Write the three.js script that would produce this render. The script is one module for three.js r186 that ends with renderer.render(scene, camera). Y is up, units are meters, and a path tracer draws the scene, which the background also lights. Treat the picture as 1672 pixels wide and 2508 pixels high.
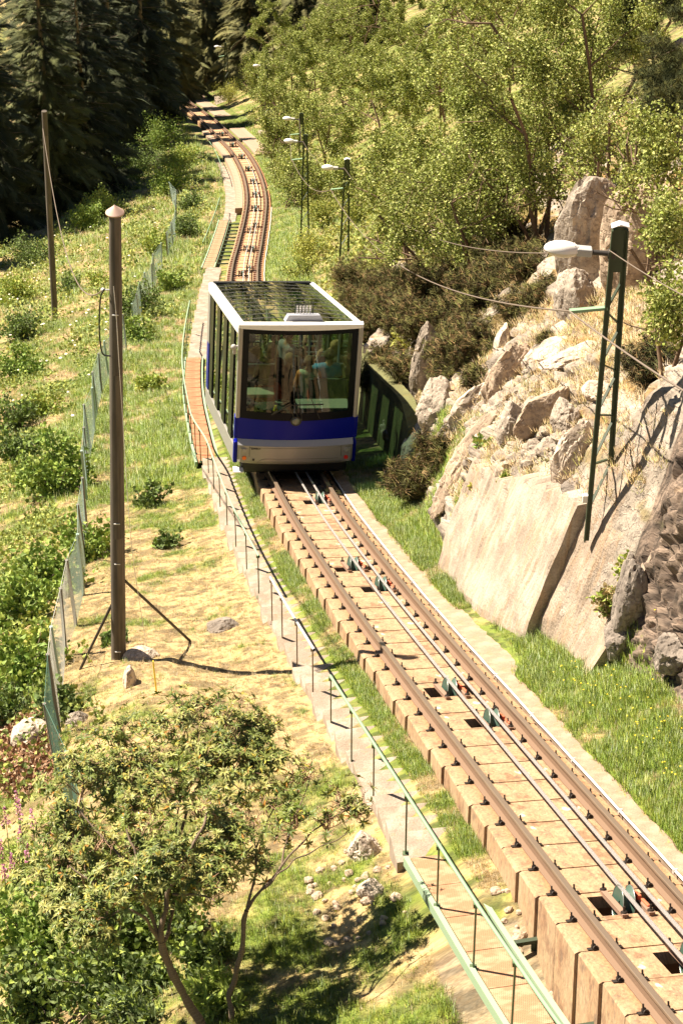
import * as THREE from 'three';
import { mergeGeometries } from 'three/addons/utils/BufferGeometryUtils.js';
import { RoundedBoxGeometry } from 'three/addons/geometries/RoundedBoxGeometry.js';
import { TextGeometry } from 'three/addons/geometries/TextGeometry.js';
import { FontLoader } from 'three/addons/loaders/FontLoader.js';
import { MarchingCubes } from 'three/addons/objects/MarchingCubes.js';
import { createNoise3D } from 'simplex-noise';

// ---------------------------------------------------------------- camera, sun, sky, exposure
const D2R = Math.PI / 180, F = 6185, PITCH = 36 * D2R, PX = 836, PY = 1254;   // focal length and centre in photograph pixels
const scene = new THREE.Scene();
const camera = new THREE.PerspectiveCamera(2 * Math.atan(PY / F) / D2R, 682 / 1024, 0.5, 6000);
camera.position.set(0, 0, 0); camera.rotation.x = -PITCH; camera.updateMatrixWorld();
const renderer = new THREE.WebGLRenderer({ antialias: true });
renderer.toneMapping = THREE.LinearToneMapping; renderer.toneMappingExposure = 3.0;
renderer.shadowMap.enabled = true;
const SUN = new THREE.Vector3(-0.539, 0.777, -0.324).normalize();              // towards the sun: left of the track and a little down the line
const sun = new THREE.DirectionalLight(0xfff1dc, 5);
sun.target.position.set(-1, -33, -50); sun.position.copy(sun.target.position).addScaledVector(SUN, 160);
sun.castShadow = true; sun.shadow.mapSize.set(4096, 4096); sun.shadow.radius = 1;
Object.assign(sun.shadow.camera, { left: -90, right: 90, top: 90, bottom: -90, near: 1, far: 500 });
scene.add(sun, sun.target);
{
  const W = 64, H = 32, d = new Float32Array(W * H * 4);
  for (let y = 0; y < H; y++) for (let x = 0; x < W; x++) {
    const e = Math.sin(((y + 0.5) / H - 0.5) * Math.PI), i = (y * W + x) * 4, k = Math.pow(1 - Math.max(0, e), 2.2);
    const c = e > 0 ? [0.030 + 0.075 * k, 0.050 + 0.085 * k, 0.095 + 0.08 * k] : [0.05, 0.06, 0.05];
    d.set([...c, 1], i);
  }
  const t = new THREE.DataTexture(d, W, H, THREE.RGBAFormat, THREE.FloatType);
  t.mapping = THREE.EquirectangularReflectionMapping; t.magFilter = THREE.LinearFilter; t.needsUpdate = true;
  scene.background = t; scene.environment = t;
}

// ---------------------------------------------------------------- helpers
const V3 = (x = 0, y = 0, z = 0) => new THREE.Vector3(x, y, z);
const UP = V3(0, 1, 0);
function rng(seed) { let a = seed | 0; return () => { a = (a + 0x6d2b79f5) | 0; let t = Math.imul(a ^ (a >>> 15), 1 | a); t = (t + Math.imul(t ^ (t >>> 7), 61 | t)) ^ t; return ((t ^ (t >>> 14)) >>> 0) / 4294967296; }; }
const n3 = createNoise3D(rng(7));
const lerp = THREE.MathUtils.lerp, clamp = THREE.MathUtils.clamp, sstep = (a, b, x) => { const t = clamp((x - a) / (b - a), 0, 1); return t * t * (3 - 2 * t); };
function fbm(x, y, z, o = 4) { let s = 0, a = 0.5, f = 1; for (let i = 0; i < o; i++) { s += a * n3(x * f, y * f, z * f); a *= 0.5; f *= 2.03; } return s; }
const used = new Map();
function numbered(n) { const k = used.get(n) ?? 0; used.set(n, k + 1); return k ? n + '_' + String(k).padStart(3, '0') : n; }
function shade(m) { m.castShadow = true; m.receiveShadow = true; return m; }
function thing(name, label, category, pos, group) {
  const o = new THREE.Group(); o.name = numbered(name); if (pos) o.position.copy(pos); o.userData = { label, category }; if (group) o.userData.group = group; scene.add(o); return o;
}
// world geometry -> part of a thing that is not turned
function part(name, geo, mat, root, kind) { const g = Array.isArray(geo) ? mg(geo) : geo; g.translate(-root.position.x, -root.position.y, -root.position.z); return lpart(name, g, mat, root, kind); }
function lpart(name, geo, mat, root, kind) { const m = shade(new THREE.Mesh(Array.isArray(geo) ? mg(geo) : geo, mat)); m.name = name; if (kind) m.userData.kind = kind; root.add(m); return m; }
function solo(name, geo, mat, label, category, group) { const m = shade(new THREE.Mesh(Array.isArray(geo) ? mg(geo) : geo, mat)); m.name = numbered(name); m.userData = { label, category }; if (group) m.userData.group = group; scene.add(m); return m; }
function struct(name, geo, mat, kind = 'structure') { const m = shade(new THREE.Mesh(Array.isArray(geo) ? mg(geo) : geo, mat)); m.name = numbered(name); m.userData.kind = kind; scene.add(m); return m; }
function mg(list) {
  const col = list.some((g) => g.attributes.color);
  return mergeGeometries(list.map((g) => {
    const q = g.index ? g.toNonIndexed() : g.clone();
    for (const k of Object.keys(q.attributes)) if (!['position', 'normal', 'uv', ...(col ? ['color'] : [])].includes(k)) q.deleteAttribute(k);
    if (!q.attributes.normal) q.computeVertexNormals();
    if (!q.attributes.uv) q.setAttribute('uv', new THREE.Float32BufferAttribute(new Float32Array(q.attributes.position.count * 2), 2));
    if (col && !q.attributes.color) q.setAttribute('color', new THREE.Float32BufferAttribute(new Float32Array(q.attributes.position.count * 3).fill(1), 3));
    q.morphAttributes = {}; q.clearGroups(); return q;
  }));
}
function bx(w, h, d, x = 0, y = 0, z = 0, b = 0) { const g = b ? new RoundedBoxGeometry(w, h, d, 1, b) : new THREE.BoxGeometry(w, h, d); return g.translate(x, y, z); }
function bar(a, b, w, h, up = UP) {                       // square bar between two points
  const z = b.clone().sub(a), L = z.length(); z.normalize(); const x = up.clone().cross(z); if (x.lengthSq() < 1e-6) x.set(1, 0, 0); x.normalize(); const y = z.clone().cross(x);
  return new THREE.BoxGeometry(w, h, L).applyMatrix4(new THREE.Matrix4().makeBasis(x, y, z).setPosition(a.clone().add(b).multiplyScalar(0.5)));
}
function rod(a, b, ra, rb = ra, n = 6, open = true) {
  const d = b.clone().sub(a), L = d.length(), g = new THREE.CylinderGeometry(rb, ra, L, n, 1, open);
  return g.applyQuaternion(new THREE.Quaternion().setFromUnitVectors(UP, d.normalize())).translate((a.x + b.x) / 2, (a.y + b.y) / 2, (a.z + b.z) / 2);
}
function tube(pts, r, n = 6, seg) { return new THREE.TubeGeometry(new THREE.CatmullRomCurve3(pts), seg ?? pts.length * 4, r, n, false); }
function wire(a, b, sag, r, n = 4, k = 20) { const p = []; for (let i = 0; i <= k; i++) { const t = i / k, q = a.clone().lerp(b, t); q.y -= sag * 4 * t * (1 - t); p.push(q); } return tube(p, r, n, k * 2); }
function prism(poly, z0, z1) {                            // (x,y) polygon, counter-clockwise, along z
  const p = [], n = poly.length, uv = [];
  const put = (a, b, c) => { for (const v of [a, b, c]) { p.push(...v); uv.push(v[0] + v[1] * 0.3, v[2]); } };
  for (let i = 0; i < n; i++) { const a = poly[i], b = poly[(i + 1) % n]; const A = [a[0], a[1], z0], B = [b[0], b[1], z0], C = [b[0], b[1], z1], E = [a[0], a[1], z1]; put(E, C, B); put(E, B, A); }
  for (let i = 1; i < n - 1; i++) { put([...poly[0], z1], [...poly[i], z1], [...poly[i + 1], z1].slice(0, 3)); put([...poly[0], z0], [...poly[i + 1], z0], [...poly[i], z0]); }
  const g = new THREE.BufferGeometry(); g.setAttribute('position', new THREE.Float32BufferAttribute(p, 3)); g.setAttribute('uv', new THREE.Float32BufferAttribute(uv, 2)); g.computeVertexNormals(); return g;
}
function roughen(g, amp, sc, seed = 0) {                  // uneven stone: moves equal corners equally
  const q = g.index ? g.toNonIndexed() : g, p = q.attributes.position;
  for (let i = 0; i < p.count; i++) { const x = p.getX(i) * sc, y = p.getY(i) * sc, z = p.getZ(i) * sc; p.setXYZ(i, p.getX(i) + amp * fbm(x + seed, y, z, 3), p.getY(i) + amp * fbm(x, y + seed + 9, z, 3), p.getZ(i) + amp * fbm(x, y, z + seed + 17, 3)); }
  q.computeVertexNormals(); return q;
}

// ---------------------------------------------------------------- textures and materials
const TAB = (() => { const r = rng(99), t = new Float32Array(65536); for (let i = 0; i < 65536; i++) t[i] = r(); return t; })();
function vn(x, y, p) { const X = Math.floor(x), Y = Math.floor(y), fx = x - X, fy = y - Y, a = fx * fx * (3 - 2 * fx), b = fy * fy * (3 - 2 * fy); const m = (v) => ((v % p) + p) % p; const T = (i, j) => TAB[(m(i) * 131 + m(j) * 977 + p * 31) & 65535]; return lerp(lerp(T(X, Y), T(X + 1, Y), a), lerp(T(X, Y + 1), T(X + 1, Y + 1), a), b); }
function tf(u, v, p, o) { let s = 0, a = 0.5, w = 0; for (let i = 0; i < o; i++) { s += a * vn(u * p, v * p, p); w += a; a *= 0.55; p *= 2; } return s / w; }   // tiling noise, 0..1
function tex(W, H, fn, srgb = true, rep) {
  const d = new Uint8Array(W * H * 4);
  for (let y = 0; y < H; y++) for (let x = 0; x < W; x++) { const c = fn((x + 0.5) / W, (y + 0.5) / H), i = (y * W + x) * 4; for (let k = 0; k < 3; k++) { const v = typeof c === 'number' ? c : c[k]; d[i + k] = 255 * clamp(srgb ? Math.pow(clamp(v, 0, 1), 1 / 2.2) : v, 0, 1); } d[i + 3] = 255; }
  const t = new THREE.DataTexture(d, W, H); t.wrapS = t.wrapT = THREE.RepeatWrapping; t.magFilter = THREE.LinearFilter; t.minFilter = THREE.LinearMipmapLinearFilter; if (srgb) t.colorSpace = THREE.SRGBColorSpace; if (rep) t.repeat.set(...rep); t.needsUpdate = true; return t;
}
const mix3 = (a, b, t) => [lerp(a[0], b[0], t), lerp(a[1], b[1], t), lerp(a[2], b[2], t)];
const std = (o) => new THREE.MeshStandardMaterial({ roughness: 0.85, ...o });
const rgb = (r, g, b) => new THREE.Color().setRGB(r, g, b);
const T = {};
T.grain = tex(512, 512, (u, v) => { const s = 0.55 * tf(u, v, 8, 6) + 0.45 * tf(u + 0.3, v, 64, 3); return s; }, false);
T.conc = tex(1024, 1024, (u, v) => { const a = tf(u, v, 4, 6), b = tf(u + 0.4, v + 0.1, 90, 3), st = tf(u, v, 14, 5); let c = mix3([0.28, 0.222, 0.168], [0.39, 0.322, 0.254], sstep(0.3, 0.7, a)); c = mix3(c, [0.34, 0.22, 0.13], 0.55 * sstep(0.58, 0.72, st)); const g = 0.72 + 0.52 * b; return c.map((x) => x * g); });
T.wall = tex(1024, 1024, (u, v) => { const a = tf(u, v, 5, 6), b = tf(u + 0.4, v + 0.1, 110, 3), k = vn(u * 40, v * 3, 1e4 | 0), st = 0.5 * vn(u * 30, v * 3, 30) + 0.3 * vn(u * 75, v * 6, 75) + 0.2 * tf(u, v, 24, 3); let c = mix3([0.30, 0.238, 0.18], [0.40, 0.335, 0.268], sstep(0.3, 0.7, a)); c = mix3(c, [0.38, 0.26, 0.16], 0.6 * sstep(0.52, 0.72, st)); return c.map((x) => x * (0.70 + 0.55 * b)); });
// rusted track concrete: rust lies along the two rails (x spans 2 m across the track, y 4 m along it)
T.track = tex(512, 1024, (u, v) => {
  const x = u * 2 - 1, w = 0.06 * (tf(u, v, 6, 4) - 0.5), n = tf(u, v, 10, 6), f = tf(u + 0.2, v, 100, 3), r = Math.max(Math.exp(-Math.pow((Math.abs(x + w) - 0.55) / 0.15, 2)), 0.3 * sstep(0.35, 0.65, n));
  let c = mix3([0.365, 0.252, 0.145], [0.31, 0.158, 0.066], clamp(r * (0.55 + 0.9 * n), 0, 1));
  c = mix3(c, [0.20, 0.10, 0.05], 0.65 * sstep(0.56, 0.72, tf(u, v + 0.3, 14, 6))); c = mix3(c, [0.15, 0.10, 0.07], 0.5 * sstep(0.6, 0.7, tf(u + 0.6, v + 0.1, 40, 3)) * sstep(0.45, 0.6, n));
  c = mix3(c, [0.55, 0.49, 0.42], 0.8 * sstep(0.68, 0.73, tf(u + 0.5, v + 0.7, 9, 4)) * sstep(0.5, 0.35, Math.abs(x)));
  return c.map((q) => q * (0.62 + 0.7 * f));
});
T.rock = tex(1024, 1024, (u, v) => { const a = tf(u, v, 5, 7), b = tf(u + 0.6, v + 0.2, 60, 4), cr = Math.abs(tf(u, v + 0.5, 9, 5) - 0.5) * 2, li = tf(u + 0.1, v + 0.8, 40, 4); let c = mix3([0.21, 0.18, 0.15], [0.38, 0.335, 0.285], sstep(0.28, 0.66, a)); c = mix3(c, [0.12, 0.095, 0.075], 0.5 * sstep(0.05, 0.01, cr)); c = mix3(c, [0.13, 0.10, 0.085], 0.5 * sstep(0.58, 0.68, li)); return c.map((x) => x * (0.72 + 0.5 * b)); });
T.rockb = tex(1024, 1024, (u, v) => { const a = tf(u, v, 5, 7), b = tf(u + 0.6, v + 0.2, 60, 4), cr = Math.abs(tf(u, v + 0.5, 9, 5) - 0.5) * 2; return 0.55 * a + 0.25 * b + 0.2 * sstep(0, 0.12, cr); }, false);
T.soil = tex(1024, 1024, (u, v) => { const a = tf(u, v, 12, 6), b = tf(u + 0.3, v + 0.6, 120, 3), c = tf(u + 0.7, v, 40, 4); const k = 0.45 + 0.55 * sstep(0.3, 0.62, a), g = 0.5 + 0.75 * b; return [k * g * lerp(0.9, 1.1, c), k * g, k * g * lerp(1.05, 0.8, c)]; });
T.wood = tex(256, 1024, (u, v) => { const l = vn(u * 24, v * 2, 24), m = vn(u * 60, v * 5, 60), k = tf(u, v, 6, 4), cr = sstep(0.07, 0.02, Math.abs(u - 0.32 + 0.02 * vn(v * 6, 1, 6))); const g = 0.35 + 0.45 * l + 0.35 * m; let c = mix3([0.085, 0.066, 0.046], [0.19, 0.157, 0.12], k); return c.map((x) => x * g * (1 - 0.75 * cr)); });
T.rust = tex(512, 512, (u, v) => { const a = tf(u, v, 6, 6), d = 0.5 + 0.5 * Math.sin((u * 46 + v * 12) * 6.283), d2 = 0.5 + 0.5 * Math.sin((u * 46 - v * 12) * 6.283); const t = Math.max(d, d2); let c = mix3([0.36, 0.19, 0.095], [0.42, 0.29, 0.165], sstep(0.35, 0.65, a)); c = mix3(c, [0.30, 0.36, 0.22], 0.5 * sstep(0.58, 0.7, tf(u + 0.4, v, 4, 4))); return c.map((x) => x * (0.5 + 0.55 * t)); });
T.strand = tex(64, 64, (u, v) => 0.5 + 0.5 * Math.sin((u + v) * 6.283 * 2), false);
T.bark = tex(256, 512, (u, v) => { const a = tf(u, v, 10, 5), b = vn(u * 30, v * 8, 30); return mix3([0.10, 0.07, 0.05], [0.34, 0.26, 0.19], 0.6 * a + 0.4 * b); });
const rpt = (t, x, y, ox = 0, oy = 0) => { const c = t.clone(); c.repeat.set(x, y); c.offset.set(ox, oy); c.needsUpdate = true; return c; };
const M = {
  conc: std({ map: T.conc, bumpMap: T.grain, bumpScale: 0.012, roughness: 0.95 }),
  wall: std({ map: T.wall, bumpMap: T.grain, bumpScale: 0.02, roughness: 0.95 }),
  path: std({ map: T.conc, color: rgb(1.0, 0.9, 0.8), bumpMap: T.grain, bumpScale: 0.012, roughness: 0.95 }),
  rock: std({ map: T.rock, bumpMap: T.rockb, bumpScale: 0.03, roughness: 0.95, vertexColors: true }),
  ground: std({ map: T.soil, bumpMap: T.grain, bumpScale: 0.03, roughness: 1, vertexColors: true }),
  railRust: std({ color: rgb(0.17, 0.105, 0.065), bumpMap: T.grain, bumpScale: 0.004, roughness: 0.8 }),
  railTop: std({ color: rgb(0.27, 0.2, 0.145), metalness: 0.55, roughness: 0.42 }),
  clip: std({ color: rgb(0.035, 0.026, 0.02), roughness: 0.6, metalness: 0.3 }),
  cable: std({ color: rgb(0.55, 0.52, 0.50), metalness: 0.4, roughness: 0.45, bumpMap: rpt(T.strand, 3, 14), bumpScale: 0.004 }),
  sheave: std({ color: rgb(0.05, 0.095, 0.07), roughness: 0.5 }),
  sheaveRim: std({ color: rgb(0.32, 0.34, 0.31), metalness: 0.7, roughness: 0.35 }),
  plate: std({ color: rgb(0.26, 0.16, 0.11), roughness: 0.8 }),
  redIron: std({ color: rgb(0.52, 0.13, 0.06), roughness: 0.7 }),
  white: std({ color: rgb(0.78, 0.74, 0.68), roughness: 0.6 }),
  green: std({ color: rgb(0.21, 0.33, 0.20), roughness: 0.6 }),
  greenPale: std({ color: rgb(0.27, 0.37, 0.235), roughness: 0.65 }),
  greenDark: std({ color: rgb(0.032, 0.048, 0.022), roughness: 0.6 }),
  postDark: std({ color: rgb(0.075, 0.11, 0.05), roughness: 0.6 }),
  postGrey: std({ color: rgb(0.17, 0.13, 0.10), roughness: 0.6 }),
  zinc: std({ color: rgb(0.62, 0.62, 0.62), metalness: 0.35, roughness: 0.5 }),
  rust: std({ map: rpt(T.rust, 1.1, 1.1), bumpMap: rpt(T.grain, 2, 2), bumpScale: 0.006, roughness: 0.85 }),
  rustRed: std({ map: rpt(T.rust, 1.1, 1.1), color: rgb(1.0, 0.74, 0.64), roughness: 0.85 }),
  wood: std({ map: T.wood, bumpMap: rpt(T.wood, 1, 1), bumpScale: 0.012, roughness: 0.95 }),
  bark: std({ map: T.bark, bumpMap: T.bark, bumpScale: 0.01, roughness: 1 }),
  barkPale: std({ map: T.bark, color: rgb(1.9, 1.6, 1.35), bumpMap: T.bark, bumpScale: 0.008, roughness: 1 }),
  barkBirch: std({ map: T.bark, color: rgb(0.75, 0.65, 0.55), roughness: 1 }),
  black: std({ color: rgb(0.012, 0.012, 0.012), roughness: 0.5 }),
  steelDark: std({ color: rgb(0.05, 0.042, 0.035), roughness: 0.6, metalness: 0.3 }),
  mesh: std({ color: rgb(0.26, 0.35, 0.30), roughness: 0.5 }),
  meshGrey: std({ color: rgb(0.5, 0.5, 0.45), roughness: 0.5 }),
  yellow: std({ color: rgb(0.85, 0.62, 0.05), roughness: 0.5 }),
};
const leafMat = (r = 0.7, t = 0.3) => new THREE.MeshPhysicalMaterial({ color: 0xffffff, roughness: r, transmission: t, thickness: 0, ior: 1.3, side: THREE.DoubleSide });
M.leaf = leafMat(); M.leafGloss = leafMat(0.45, 0.15); M.needle = std({ color: 0xffffff, roughness: 0.9, side: THREE.DoubleSide }); M.blade = leafMat(0.85, 0.3);
// ---------------------------------------------------------------- centre line of the track (rail level), s metres along it, u metres to its right, h metres up
const KNOTS = [[4.32, -13.70, -9.92], [3.47, -15.88, -14.33], [3.20, -16.56, -15.71], [2.82, -17.56, -17.75], [2.39, -18.76, -20.21], [1.86, -20.27, -23.28], [1.18, -22.18, -27.20], [0.34, -24.70, -32.36], [-0.67, -28.10, -39.38], [-1.84, -33.20, -49.89], [-2.76, -38.92, -61.66], [-3.74, -49.85, -84.33], [-4.02, -55.90, -97.29], [-4.22, -60.86, -108.19], [-4.48, -65.27, -118.10], [-4.97, -69.49, -127.76], [-5.69, -73.71, -137.55], [-6.88, -78.80, -149.45], [-8.55, -84.21, -162.10], [-9.64, -87.74, -170.41], [-10.86, -91.27, -178.63], [-12.31, -95.36, -188.08], [-13.69, -99.79, -198.21], [-15.78, -107.87, -218.10], [-18.83, -116.97, -242.91], [-24.40, -127.69, -282.52], [-32.75, -138.27, -341.94], [-49.45, -146.66, -460.77], [-91.20, -146.66, -757.85]].map((a) => V3(...a));
const LINE = [];
{
  const n = KNOTS.length, g = (i) => (i < 0 ? KNOTS[0].clone().multiplyScalar(2).sub(KNOTS[1]) : i >= n ? KNOTS[n - 1].clone().multiplyScalar(2).sub(KNOTS[n - 2]) : KNOTS[i]);
  for (let i = 0; i < n - 1; i++) { const [a, b, c, d] = [g(i - 1), g(i), g(i + 1), g(i + 2)]; for (let k = 0; k < 16; k++) { const t = k / 16, f = (A, B, C, D) => 0.5 * (2 * B + (C - A) * t + (2 * A - 5 * B + 4 * C - D) * t * t + (3 * B - A - 3 * C + D) * t * t * t); LINE.push({ C: V3(f(a.x, b.x, c.x, d.x), f(a.y, b.y, c.y, d.y), f(a.z, b.z, c.z, d.z)) }); } }
  LINE.push({ C: KNOTS[n - 1].clone() });
  let s = -5; LINE.forEach((e, i) => { if (i) s += e.C.distanceTo(LINE[i - 1].C); e.s = s; });
  LINE.forEach((e, i) => { const a = LINE[Math.max(0, i - 1)].C, b = LINE[Math.min(LINE.length - 1, i + 1)].C; e.T = b.clone().sub(a).normalize(); });
}
const S_END = LINE[LINE.length - 1].s;
function frame(s) {
  let lo = 0, hi = LINE.length - 1; const sc = clamp(s, -5, S_END - 0.001);
  while (hi - lo > 1) { const m = (lo + hi) >> 1; if (LINE[m].s <= sc) lo = m; else hi = m; }
  const a = LINE[lo], b = LINE[hi], t = (sc - a.s) / (b.s - a.s), Tn = a.T.clone().lerp(b.T, t).normalize(), C = a.C.clone().lerp(b.C, t).addScaledVector(Tn, s - sc);
  const H = V3(Tn.x, 0, Tn.z).normalize(), N = V3(-H.z, 0, H.x), cant = Math.tan(3.2 * D2R) * clamp((100 - s) / 48, 0, 1), X = N.clone().addScaledVector(UP, -cant).normalize();
  const Z = Tn.clone().negate(); Z.addScaledVector(X, -Z.dot(X)).normalize(); return { C, T: Tn, H, N, cant, X, Z, Y: Z.clone().cross(X), slope: -Tn.y / Math.hypot(Tn.x, Tn.z) };
}
const pt = (s, u, h) => { const f = frame(s); return f.C.addScaledVector(f.N, u).addScaledVector(UP, h); };
const ptc = (s, u, h) => { const f = frame(s); return f.C.addScaledVector(f.X, u).addScaledVector(f.Y, h); };           // in the canted plane of the rails
const basis = (s) => { const f = frame(s); return new THREE.Matrix4().makeBasis(f.X, f.Y, f.Z).setPosition(f.C); };       // x right, y off the track, z up the slope
const basisH = (s, u = 0, h = 0) => { const f = frame(s); return new THREE.Matrix4().makeBasis(f.N, UP, f.H.clone().negate()).setPosition(pt(s, u, h)); };   // plumb
function su(x, z) { let i = 0, best = 1e9; for (let k = 0; k < LINE.length; k += 4) { const c = LINE[k].C, d = (c.x - x) ** 2 + (c.z - z) ** 2; if (d < best) { best = d; i = k; } } let s = LINE[i].s, u = 0; for (let k = 0; k < 4; k++) { const f = frame(s), dx = x - f.C.x, dz = z - f.C.z, al = dx * f.H.x + dz * f.H.z; u = dx * f.N.x + dz * f.N.z; s += al / Math.hypot(f.T.x, f.T.z); } return [s, u]; }
function sweep(poly, s0, s1, ds, canted = true, uvs = 1) {             // closed (u,h) polygon along the track
  const n = Math.max(1, Math.round((s1 - s0) / ds)), P = [], U = [], f = canted ? ptc : pt, rings = [];
  for (let i = 0; i <= n; i++) { const s = lerp(s0, s1, i / n); rings.push(poly.map(([u, h]) => f(s, u, h))); }
  for (let i = 0; i < n; i++) for (let k = 0; k < poly.length; k++) { const j = (k + 1) % poly.length, a = rings[i][k], b = rings[i][j], c = rings[i + 1][j], d = rings[i + 1][k], sa = lerp(s0, s1, i / n) * uvs, sb = lerp(s0, s1, (i + 1) / n) * uvs, ua = k * 0.1, ub = k * 0.1 + Math.hypot(poly[j][0] - poly[k][0], poly[j][1] - poly[k][1]) * uvs;
    for (const [v, x, y] of [[a, ua, sa], [b, ub, sa], [c, ub, sb], [a, ua, sa], [c, ub, sb], [d, ua, sb]]) { P.push(v.x, v.y, v.z); U.push(x, y); } }
  for (const [r, flip] of [[rings[0], 1], [rings[n], 0]]) for (let k = 1; k < poly.length - 1; k++) for (const v of flip ? [r[0], r[k + 1], r[k]] : [r[0], r[k], r[k + 1]]) { P.push(v.x, v.y, v.z); U.push(0, 0); }
  const g = new THREE.BufferGeometry(); g.setAttribute('position', new THREE.Float32BufferAttribute(P, 3)); g.setAttribute('uv', new THREE.Float32BufferAttribute(U, 2)); g.computeVertexNormals(); return g;
}

// ---------------------------------------------------------------- the hillside: profiles across the track at stations along it
const RS = [
  [-6, [[0.72, -1.3], [0.79, -0.2], [1.6, -0.15], [2.6, 0.1], [3.1, 1.2], [3.5, 3.2], [4.2, 5.5], [6.5, 8], [12, 12], [40, 30]]],
  [8, [[0.72, -1.3], [0.79, -0.2], [1.4, -0.12], [2.5, 0.2], [2.8, 1.0], [3.1, 3.0], [3.7, 5.4], [6, 8], [12, 12], [40, 30]]],
  [11, [[0.72, -1.3], [0.79, -0.2], [1.3, -0.1], [2.25, 0.25], [2.42, 1.0], [2.65, 2.9], [3.0, 5.2], [6, 7.6], [12, 12], [40, 30]]],
  [13.3, [[0.72, -1.3], [0.79, -0.2], [1.4, -0.12], [1.95, 0.05], [2.2, 0.9], [2.6, 2.4], [3.1, 4.3], [5, 6.4], [11, 11], [40, 30]]],
  [14.4, [[0.72, -1.3], [0.79, -0.2], [1.5, -0.12], [1.78, 0.0], [2.05, 0.9], [2.4, 2.2], [2.95, 3.9], [4.6, 5.6], [10, 10], [40, 30]]],
  [17, [[0.72, -1.3], [0.79, -0.2], [1.3, -0.13], [1.46, 0.0], [1.75, 0.9], [2.2, 2.15], [2.7, 2.9], [4.2, 4.3], [9, 8.8], [40, 30]]],
  [20.5, [[0.72, -1.3], [0.79, -0.2], [1.3, -0.13], [1.49, 0.0], [1.7, 0.9], [2.0, 1.95], [2.6, 2.7], [4.2, 4.3], [9, 8.6], [40, 30]]],
  [24, [[0.72, -1.3], [0.79, -0.2], [1.3, -0.15], [1.7, 0.1], [2.05, 0.9], [2.4, 1.7], [3.0, 2.7], [4.4, 4.2], [9, 8.2], [40, 30]]],
  [30, [[0.72, -1.3], [0.79, -0.2], [1.5, -0.2], [2.15, -0.1], [2.4, 0.7], [2.62, 1.45], [3.3, 2.3], [4.8, 3.9], [9, 7.8], [40, 30]]],
  [52, [[0.72, -1.3], [0.79, -0.2], [1.5, -0.2], [2.25, -0.1], [2.6, 0.6], [3.0, 1.2], [4.0, 2.1], [5.5, 3.4], [9.5, 6.6], [40, 26]]],
  [75, [[0.72, -1.3], [0.79, -0.25], [1.5, -0.2], [2.4, -0.1], [3.1, 0.2], [4.0, 0.7], [5.2, 1.6], [7, 3.0], [12, 6.2], [40, 24]]],
  [110, [[0.72, -1.3], [0.79, -0.25], [1.6, -0.2], [2.4, 0], [3.1, 0.35], [4.0, 0.9], [5.5, 1.9], [8, 3.6], [14, 7.4], [40, 22]]],
  [165, [[0.72, -1.3], [0.79, -0.25], [1.8, -0.2], [2.8, 0.1], [3.6, 0.5], [5, 1.2], [7, 2.4], [10, 4.0], [18, 8], [45, 20]]],
  [230, [[0.72, -0.45], [0.79, -0.25], [2, -0.1], [3.2, 0.2], [4.6, 0.8], [7, 1.8], [10, 3], [16, 5], [28, 9], [60, 18]]],
  [800, [[0.72, -0.3], [0.79, -0.25], [2, -0.1], [4, 0.1], [8, 0.4], [16, 1], [32, 2], [64, 4], [128, 8], [300, 12]]],
];
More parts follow.
